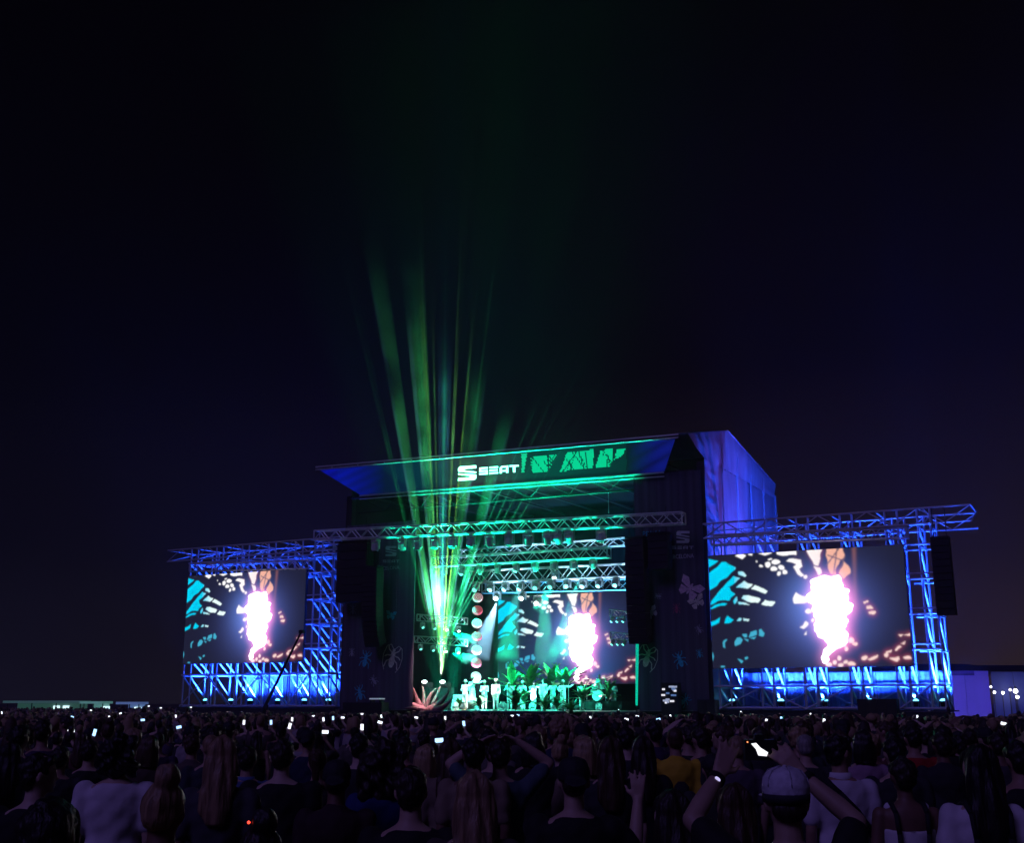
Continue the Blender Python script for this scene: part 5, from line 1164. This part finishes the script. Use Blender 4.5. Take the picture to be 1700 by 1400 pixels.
for v in HAIRS['bushy_small'].vertices:
    c_ = Vector((0, -.01, 1.66)); dlt = v.co - c_; v.co = c_ + Vector((dlt.x * .74, dlt.y * .80, dlt.z * (.80 if dlt.z > 0 else .62)))
KITS['wave'] = kit('wv', ('down', 'wave'), voxel=.008)
NEAR = {}
for row in CROWD:
    px, py, d, kt, hr, tp, hc, lb = row
    NEAR[(px, py)] = seen(px, py, d, kt, hr, tp, hc, lb)
def attach(key, name, mb, m, color=None, smooth=True):
    """a worn thing: part of the person"""
    e_ = NEAR[key][0]; me = mb.mesh(name, smooth=smooth); me.materials.append(m); return link(name, me, e_, None, color)
def straps(key, c_, pack=True):
    for s in (-1, 1):
        mb = MB(); mb.chain([(s * .085, -.128, 1.16), (s * .092, -.132, 1.30), (s * .098, -.108, 1.42), (s * .102, -.03, 1.475), (s * .10, .07, 1.44)], [.016] * 5, 8); attach(key, 'strap', mb, M_CLOTH, c_)
    if pack: attach(key, 'backpack', MB().loft([(.86, .13, .07, 0, -.20, 4), (.90, .15, .09, 0, -.205, 4), (1.10, .15, .10, 0, -.215, 4), (1.20, .14, .085, 0, -.20, 4), (1.25, .09, .05, 0, -.18, 4)]), M_CLOTH, c_)
straps((1497, 1255), (.012, .012, .016), False); straps((1621, 1236), (.012, .012, .015), False)
k_ = (1390, 1219); attach(k_, 'strap', MB().chain([(-.13, -.06, 1.47), (-.05, -.125, 1.38), (.06, -.14, 1.26), (.16, -.11, 1.12)], [.028] * 4, 8), M_CLOTH, (.012, .012, .015))
attach((1120, 1207), 'small_bag', MB().loft([(1.06, .06, .05, .02, -.17, 4), (1.10, .07, .06, .02, -.18, 4), (1.24, .065, .055, .02, -.175, 4), (1.28, .03, .03, .02, -.165, 4)]), M_CLOTH, (.010, .010, .012))
attach((970, 1222), 'strap', MB().chain([(.10, -.06, 1.47), (.04, -.12, 1.36), (-.06, -.135, 1.22), (-.15, -.10, 1.08)], [.014] * 4, 8), M_CLOTH, (.012, .01, .01))
attach((276, 1272), 'collar', MB().loft([(1.455, .082, .072, 0, -.012), (1.475, .078, .07, 0, -.012), (1.50, .070, .066, 0, -.010)]), M_CLOTH, W8)
attach((412, 1238), 'collar', MB().loft([(1.45, .085, .074, 0, -.012), (1.50, .072, .068, 0, -.010)]), M_CLOTH, (.10, .16, .34)); attach((1390, 1219), 'collar', MB().loft([(1.45, .085, .074, 0, -.012), (1.51, .070, .066, 0, -.010)]), M_CLOTH, W8)
for c_, dx, z in (((1, .05, .02), -.035, 1.776), ((.8, .85, 1), .03, 1.79)):
    attach((435, 1345), 'hair_light', MB().ell((dx, -.075, z), (.006, .006, .006), 8, 6), mat('hairlight%d' % (c_[0] == 1), (.5, .5, .5), .5, emit=c_, strength=3))
attach((970, 1222), 'hair_tie', MB().ell((0, -.1, 1.60), (.02, .012, .012), 8, 6), M_CLOTH, (.1, .08, .1))

# ---- the man in the pale cap filming with both hands, nearest to the camera
KC = kit('filming', ('wide', 'wide'), voxel=.0075, bulk=1.05)
ph = at_depth(1302, 1273, 4.55); gz = ground_z(ph.x, ph.y); hh = (ph.z - gz) * 1.75 / 1.772; YAW = .02
CE = person((ph.x, ph.y, gz), hh, None, None, BLK, label='man in a pale grey cap and black T-shirt filming with both arms raised', K=KC, skin=(.36, .24, .18), yaw=YAW); TAKEN.append((ph.x, ph.y))
def cpart(name, mb, m, color=None, fusev=None, par=None):
    me = fuse(mb, fusev, m, 3, name=name) if fusev else mb.mesh(name, smooth=True)
    if not fusev: me.materials.append(m)
    return link(name, me, par or CE, None, color)
cap_mb = MB(); cap_mb.loft([(1.668, .090, .106, 0, -.003), (1.70, .091, .106, 0, -.003), (1.73, .084, .097, 0, -.003), (1.756, .064, .074, 0, -.003), (1.770, .03, .034, 0, -.003)], 28); CAPO = cpart('cap', cap_mb, M_CAPM, (.52, .52, .60), .006)
cpart('cap_band', MB().loft([(1.640, .0885, .104, 0, -.003), (1.672, .0915, .1075, 0, -.003)], 28), M_CAPM, (.02, .02, .03), None, CAPO)
cpart('cap_peak', MB().ell((0, .135, 1.655), (.075, .075, .009), 20, 8), M_CAPM, (.45, .45, .52), None, CAPO); cpart('cap_button', MB().ell((0, -.003, 1.772), (.010, .010, .006), 10, 6), M_CAPM, (.5, .5, .56), None, CAPO)
for k in range(6):
    a = math.pi / 3 * k + .5; ca, sa = math.cos(a), math.sin(a); cpart('cap_seam', MB().chain([(.091 * ca, .106 * sa - .003, 1.70), (.085 * ca, .098 * sa - .003, 1.732), (.065 * ca, .075 * sa - .003, 1.758), (.02 * ca, .024 * sa - .003, 1.773)], [.0022] * 4, 6), M_CAPM, (.36, .36, .42), None, CAPO)
cpart('hair', MB().ell((0, -.045, 1.615), (.071, .055, .050), 16, 10), M_HAIR, HC['dark'], .01)
for sd in (-1, 1):
    _sh, _el, _wr = pose_arm(sd, 'wide')[:3]; cpart('wristband', MB().tube(_wr.lerp(_el, .03), _wr.lerp(_el, .13), .035, .037, 14), M_CLOTH, (.012, .012, .012))
cpart('watch', MB().ell((-.228, .180, 1.712), (.013, .008, .013), 12, 8), mat('watch_glow', (.5, .5, .5), .4, emit=(.65, .6, 1), strength=.9))
S_ = hh / 1.75
def on_man(x, y, z): return Vector((ph.x, ph.y, gz)) + Matrix.Rotation(YAW, 3, 'Z') @ (Vector((x, y, z)) * S_)
# what he holds: a phone lying wide between the two hands, seen from behind him
M_PHONE = mat('phone_body', (.012, .012, .014), .3); M_GLOW = mat('phone_glow', (.5, .5, .5), .3, emit=(.86, .90, 1.0), strength=1.8, var=0); M_GLOWB = mat('phone_glow_blue', (.5, .5, .5), .3, emit=(.35, .6, 1.0), strength=2.2, var=0)
FR = Matrix.Translation(on_man(-.028, .29, 1.822)) @ Matrix.Rotation(YAW, 4, 'Z') @ Matrix.Diagonal((.82, .82, .82, 1))
pc = Thing('camera', 'black camera with a bright screen held up by the man in the pale cap', 'camera', (0, 0, 0), None, FR)
pc.part('camera_body', MB().box((0, 0, 0), (.15, .045, .10)), M_PHONE); pc.part('grip', MB().cap((.078, .0, -.04), (.078, .0, .035), .016, .016, 10), M_PHONE); pc.part('lens_barrel', MB().tube((0, .02, 0), (0, .10, 0), .036, .033, 16), M_PHONE)
pc.part('viewfinder', MB().box((0, 0, .062), (.045, .04, .025)), M_PHONE)
sm_ = MB(); sm_.add([(-.045, -.0245, .030), (-.020, -.0245, .034), (.0, -.0245, .012), (.038, -.0245, -.012), (.030, -.0245, -.030), (-.012, -.0245, -.026), (-.022, -.0245, .004)], [(0, 1, 2, 3, 4, 5, 6)]); pc.part('screen', sm_, mat('camera_screen', (.5, .5, .5), .3, emit=(.95, .97, 1), strength=1.2, var=0))
pc.part('record_light', MB().ell((-.062, -.024, .038), (.004, .003, .004), 8, 6), mat('record_red', (.5, .1, .05), .4, emit=(1, .25, .08), strength=2))

# ---- phones glowing over the heads, each held up by someone
PHONES = [(118, 1215, 10, 1), (157, 1217, 10, 2), (181, 1192, 20, 1), (297, 1208, 13, 2), (247, 1173, 48, 1), (267, 1176, 44, 1), (405, 1200, 15, 1), (292, 1190, 22, 1), (200, 1185, 26, 1), (120, 1191, 21, 2), (317, 1175, 42, 1), (151, 1180, 34, 1), (3, 1184, 27, 1), (237, 1196, 17, 2),
          (481, 1206, 12, 1), (485, 1195, 17, 1), (537, 1195, 17, 1), (569, 1192, 19, 1), (601, 1208, 11, 1), (540, 1216, 10.5, 1), (520, 1190, 21, 1), (631, 1200, 14, 1), (691, 1192, 19, 1), (739, 1193, 18, 1), (770, 1202, 13, 2), (729, 1230, 8, 2), (450, 1200, 15, 2), (553, 1193, 18, 2), (601, 1186, 25, 1), (633, 1190, 21, 1),
          (850, 1189, 22, 1), (860, 1188, 23, 2), (980, 1193, 18, 1), (1027, 1180, 35, 1), (1040, 1195, 16, 1), (1058, 1190, 20, 1), (1093, 1195, 16, 2), (1113, 1190, 20, 1), (1230, 1183, 28, 1), (1272, 1198, 15, 1), (1297, 1194, 17, 2), (1346, 1187, 23, 1), (1368, 1198, 14, 1), (1456, 1173, 46, 1), (1523, 1191, 19, 1), (1571, 1174, 42, 1), (1666, 1202, 12.5, 1)]
ZONES = [(180, 'at the far left edge'), (300, 'left of the left screen'), (510, 'below the left screen'), (620, 'below left scaffold tower'), (760, 'below the left scrim'), (930, 'in front of the band'), (1070, 'in front of the drum kit'), (1180, 'below the right scrim'), (1350, "below right screen's left half"), (1515, "below right screen's right half"), (9999, 'at the far right')]
def zone(px): return next(n for lim, n in ZONES if px < lim)
_zc = {}
PH_LABEL = {}
for q in sorted(PHONES):
    k = (zone(q[0]), q[3]); _zc[k] = _zc.get(k, 0) + 1; PH_LABEL[q] = (ORD[_zc[k] - 1], 'white' if q[3] == 1 else 'bluish', k[0])
CLOTHES = [BLK, BLK, CHAR, CHAR, NAVY, (.05, .03, .03), (.03, .04, .05), (.07, .06, .055), (.02, .03, .03), (.09, .03, .03), (.10, .09, .08), (.04, .02, .06), (.28, .25, .26)]
GEN_LABEL = {}
def crowd_label(kitn, hair):
    a = {'man': 'in dark clothes', 'man_long': 'in a dark jacket', 'woman': 'in a dark top', 'woman_tank': 'in a sleeveless top', 'woman_long': 'in long sleeves', 'phone': 'raising one arm', 'phone2': 'raising both arms', 'big': 'with broad shoulders', 'side': 'looking right', 'side_l': 'looking left', 'high': 'with arms up', 'front': 'with folded arms'}[kitn]
    b_ = {'short': 'short dark hair', 'crop': 'cropped hair', 'long': 'long hair', 'bob': 'shoulder-length hair', 'bun': 'tied-up hair', 'tail': 'a ponytail', 'bushy': 'bushy hair', 'cap': 'a cap', 'capback': 'a reversed cap', 'short_side': 'short hair', 'short_side_l': 'short hair'}[hair]
    return 'person %s with %s in the packed mid crowd' % (a, b_), 'mid crowd people %s with %s' % (a, b_)
n_people = len(CROWD) + 1; PHONE_AT = []
for i, (px, py, d, col) in enumerate(PHONES):
    PHL = PH_LABEL[(px, py, d, col)]; d = min(58, max(d, 8) * 1.75); p = at_depth(px, py, d); g = ground_z(p.x, p.y)
    # the phone stands at about 1.72 of a 1.75 m person's raised hand
    h = 1.66 + .14 * random.random(); zc = p.z - g
    wide = random.random() < .55; sz = .15
    f_ = Matrix.Translation(p) @ Matrix.Rotation(random.uniform(-.25, .25), 4, 'Z') @ Matrix.Rotation(R(random.uniform(-12, 12)), 4, 'X') @ Matrix.Rotation(R(random.uniform(-14, 14)), 4, 'Y'); PHONE_AT.append((px, py, d))
    t = Thing('phone', '%s %s glowing phone of those held up %s' % PHL, 'phone', (0, 0, 0), 'white phone screens in the crowd' if col == 1 else 'bluish phone screens in the crowd', f_)
    a, b = (.105, .054) if wide else (.054, .105)
    t.part('phone_body', MB().box((0, .006, 0), (a, .008, b)), M_PHONE); t.part('screen', MB().box((0, -.0005, 0), (a * .93, .003, b * .93)), M_GLOW if col == 1 else M_GLOWB)
    # holder behind the phone's own lower edge: raised right hand at (.06, .40, 1.70) of the kit
    s = (zc - .05) / 1.70
    if s > 1.10 or s < .9: s = max(.9, min(1.10, s))
    kx, ky = .062 * s, .365 * s; lbl = 'person holding up the %s %s glowing phone %s' % PHL
    gx, gy = p.x - kx, p.y - ky
    person((gx, gy, zc + g - (1.70 * s) - .05 if d > 6 else g), 1.75 * s, 'phone', random.choice(['short', 'bob', 'crop', 'tail', 'long']), random.choice(CLOTHES), random.choice(['black', 'dark', 'brown']), label=lbl, group='people holding up ' + ('white' if col == 1 else 'bluish') + ' phones')
    TAKEN.append((gx, gy)); n_people += 1

# ---- the packed middle of the crowd as individuals, the far crowd as one mass
def crowd_ok(x, y):
    q = SMI @ Vector((x, y, 0))
    if -27.8 < q.x < 26.5: return q.y < -3.2 - (1.6 if -7 < q.x < 3 else 0)
    return q.y < (60 if q.x < 0 else 9)
spots = []; d = 7.5
while d < 118:
    step = .62 if d < 14 else (.66 if d < 40 else .78); half = .475 * d + 1.2; n = int(2 * half / (step * .95))
    for i in range(n):
        x = -half + 2 * half * (i + .5 * (len(spots) % 2)) / n + random.uniform(-.2, .2); y = d + random.uniform(-.22, .22)
        if not crowd_ok(x, y): continue
        if any(abs(x - a) < .42 and abs(y - b) < .38 for a, b in TAKEN): continue
        if d > 60 and random.random() < .35: continue
        spots.append((x, y))
    d += step
# keep the nearest row from covering the people placed by hand
vis = []
for (x, y) in spots:
    if y < 13:
        u = 850 + F_PX * x / y; blocked = False
        for (px, py, dd, *_r) in CROWD:
            if dd > y and abs(u - px) < 26 + 120 / y: blocked = True
        if blocked or random.random() < .25: continue
    u = 850 + F_PX * x / (y * CT); v_ = proj((x, y, ground_z(x, y) + 1.80))[1]
    if any(y < d_ - .3 and abs(u - a) < 5 + 240 / y and v_ < b + 6 for a, b, d_ in PHONE_AT): continue
    vis.append((x, y))
NI = 300 - n_people
mid, far = vis[:NI], vis[NI:]
combos = [('man', 'short'), ('man', 'short'), ('man', 'crop'), ('woman', 'long'), ('woman', 'bob'), ('man_long', 'short'), ('woman', 'tail'), ('woman_long', 'bun'), ('big', 'short'), ('man', 'capback'), ('woman_tank', 'long'), ('man_long', 'cap'), ('side', 'short_side'), ('side_l', 'short_side_l'), ('front', 'short'), ('woman', 'bushy')]
for (x, y) in mid:
    kt, hr = random.choice(combos); lb, gp = crowd_label(kt, hr); zn = zone(850 + F_PX * x / (y * CT)); lb = lb.replace('in the packed mid crowd', zn + (', near' if y < 12.5 else (', midway' if y < 16 else ', far'))); gp += ' ' + zn; h = random.gauss(1.66 if 'woman' in kt else 1.75, .055); h = max(1.52, min(1.88, h))
    person((x, y, ground_z(x, y)), h, kt, hr, random.choice(CLOTHES), random.choice(['black', 'dark', 'dark', 'brown', 'light', 'black', 'blond']), label=lb, group=gp, yaw=aim_yaw(x, y) + random.uniform(-.35, .35), legs=random.choice([(.02, .022, .035), (.015, .015, .015)]))
# far crowd: light figures merged into one object
def low(kitn, hair, target=260):
    k = KITS[kitn]; parts = []
    for me, ident, r_ in ((k['body'], 0, .035), (k['top'], 1, .05), (HAIRS[hair], 2, .06)):
        ob = bpy.data.objects.new('tmp', me); dm = ob.modifiers.new('d', 'DECIMATE'); dm.ratio = min(1, {0: 150, 1: 70, 2: 60}[ident] * 1.0 / max(1, len(me.polygons) * 2)); out = baked(ob)
        out.calc_loop_triangles(); nv = len(out.vertices); co = np.zeros(nv * 3); out.vertices.foreach_get('co', co); tr = np.zeros(len(out.loop_triangles) * 3, int); out.loop_triangles.foreach_get('vertices', tr)
        co = co.reshape(-1, 3); tr = tr.reshape(-1, 3); keep = (co[tr][:, :, 2].max(1) > .95); parts.append((co, tr[keep], ident)); bpy.data.meshes.remove(out)
    return parts
LOW = [low(a, b) for a, b in (('man', 'short'), ('woman', 'long'), ('man', 'crop'), ('woman', 'bob'), ('phone', 'short'), ('high', 'short'), ('man_long', 'cap'))]
def far_mass(spots_):
    V, T, C = [], [], []; off = 0; rs_ = np.random.default_rng(3)
    for (x, y) in spots_:
        k = rs_.integers(0, len(LOW)) if rs_.random() > .75 else rs_.integers(0, 4); a = aim_yaw(x, y) + rs_.normal() * .35; h = np.clip(rs_.normal(1.72, .075), 1.5, 1.92) / 1.75; ca, sa = math.cos(a) * h, math.sin(a) * h
        cl = np.array(CLOTHES[rs_.integers(0, len(CLOTHES))]); sk = np.array(SKINS[rs_.integers(0, 5)]); hc_ = np.array(list(HC.values())[rs_.integers(0, 5)])
        g = ground_z(x, y)
        for co, tr, ident in LOW[k]:
            v = np.stack([co[:, 0] * ca - co[:, 1] * sa + x, co[:, 0] * sa + co[:, 1] * ca + y, co[:, 2] * h + g], 1); V.append(v); T.append(tr + off); off += len(co)
            C.append(np.tile(np.append((sk, cl, hc_)[ident], 1.0), (len(co), 1)))
    V = np.concatenate(V); T = np.concatenate(T); C = np.concatenate(C).astype(np.float32)
    me = bpy.data.meshes.new('far_crowd'); me.vertices.add(len(V)); me.vertices.foreach_set('co', V.ravel()); me.loops.add(len(T) * 3); me.loops.foreach_set('vertex_index', T.ravel().astype(np.int32)); me.polygons.add(len(T)); me.polygons.foreach_set('loop_start', np.arange(0, len(T) * 3, 3, dtype=np.int32)); me.update(calc_edges=True); me.validate()
    me.polygons.foreach_set('use_smooth', [True] * len(me.polygons))
    at = me.color_attributes.new('tint', 'FLOAT_COLOR', 'POINT'); at.data.foreach_set('color', C.ravel())
    m = bpy.data.materials.new('far_crowd'); m.use_nodes = True; t = m.node_tree; a_ = t.nodes.new('ShaderNodeVertexColor'); a_.layer_name = 'tint'; b_ = t.nodes['Principled BSDF']; t.links.new(a_.outputs['Color'], b_.inputs['Base Color']); b_.inputs['Roughness'].default_value = .7
    me.materials.append(m); tag(link('far_crowd', me), 'dense far crowd packed up to the stage front', 'crowd', kind='stuff'); print('far crowd', len(spots_), 'tris', len(T))
far_mass(far)
print('people', n_people + len(mid))

# ================================================================== THE BAND
WHT = (.72, .71, .70)
KB = {'out': kit('b_out', ('out', 'front'), sleeves='long', ratio=.25), 'horn': kit('b_horn', ('horn', 'horn'), sleeves='long', ratio=.25), 'stand': kit('b_st', sleeves='long', ratio=.25), 'front': kit('b_fr', ('front', 'front'), sleeves='long', ratio=.25), 'dress': kit('b_dr', ('out', 'down'), sleeves='long', woman=True, ratio=.25)}
def performer(px, y, kitn, hat, label, h=1.76, z=1.86, yaw=None, horn=False, dress=False, top=WHT):
    b_ = loc(px, 1178, y); b_.z = z; yaw = math.pi + random.uniform(-.2, .95) if yaw is None else yaw
    e_ = person(b_, h, None, hat, top, 'dark', legs=top, K=KB[kitn], Hd=HAIRS_HAT if hat in HAIRS_HAT else None, capc=(.62, .58, .48), yaw=yaw, frame=SM, label=label, cat='performer', group='performers on the stage', skin=(.36, .24, .18))
    if dress:
        me = MB().loft([(.06, .30, .28, 0, 0), (.4, .24, .22, 0, 0), (.8, .18, .14, 0, 0), (1.02, .16, .115, 0, 0)]).mesh('skirt', smooth=True); me.materials.append(M_CLOTH); link('skirt', me, e_, None, top)
    if horn:
        fr = SM @ Matrix.Translation(b_) @ Matrix.Rotation(yaw, 4, 'Z'); s = h / 1.75
        t = Thing('trumpet', 'brass trumpet played by ' + label.split(' in ')[0], 'trumpet', (0, 0, 0), 'horns', fr); mB = mat('brass', (.75, .55, .22), .25, .9)
        q = Vector((0, .13, 1.575)) * s; t.part('tubing', MB().tube(q, q + Vector((0, .42, .03)), .014, .016, 10), mB); t.part('bell', MB().tube(q + Vector((0, .42, .03)), q + Vector((0, .56, .04)), .02, .075, 16), mB); t.part('valve_block', MB().box(q + Vector((0, .22, -.03)), (.03, .09, .1)), mB)
    return e_
performer(772, 2.2, 'out', 'sunhat', 'leftmost dancer in white with one arm held out', 1.84); performer(784, 3.2, 'dress', 'sunhat', 'dancer in a long white dress beside the lanterns', 1.80, z=2.1, dress=True)
performer(804, 3.0, 'front', 'hat', 'performer in white with a straw hat and folded arms'); performer(823, 1.6, 'stand', 'hat', 'performer in white suit and hat standing at the stage front', 1.84)
performer(846, 4.2, 'horn', 'short', 'horn player in pale grey left of the microphones', top=(.34, .36, .36), horn=True); performer(868, 4.6, 'horn', 'hat', 'horn player in white and hat near stage centre', horn=True)
performer(886, 4.8, 'out', 'short', 'singer in pale grey with an arm raised near stage centre', top=(.34, .36, .36)); performer(902, 3.0, 'stand', 'short', 'tall singer in white at the stage front, right of centre', 1.84)
performer(918, 4.6, 'horn', 'short', 'horn player in pale grey behind the tall singer', top=(.34, .36, .36), horn=True); performer(935, 3.4, 'out', 'hat', 'performer in white with hat and outstretched arm, right of the horns')
performer(966, 4.8, 'front', 'short', 'seated-height percussionist in white left of the drum kit', 1.70); performer(996, 7.4, 'out', 'short', 'drummer in white behind the drum kit', 1.55, z=2.5); performer(1019, 5.6, 'front', 'short', 'musician in grey at the right of the drum kit', 1.72, top=(.3, .3, .34))
tb = Thing('cloth_table', 'small table under a white cloth behind the leftmost dancer', 'table', loc(768, 1178, 3.4)); q = loc(768, 1178, 3.4); tb.slab('table_top', (q.x - .6, 3.1, 2.74), (q.x + .6, 3.8, 2.78), M_CLOTH).color = (.6, .6, .6, 1)
cl = MB(); cl.loft([(1.9, .70, .44, q.x, 3.45, 5), (2.3, .66, .40, q.x, 3.45, 5), (2.785, .62, .37, q.x, 3.45, 5), (2.80, .62, .37, q.x, 3.45, 5)], 32); tb.part('cloth', cl, M_CLOTH, smooth=True).color = (.7, .7, .7, 1)

ws_ = bpy.data.scenes.get('workshop')
if ws_: bpy.data.scenes.remove(ws_)
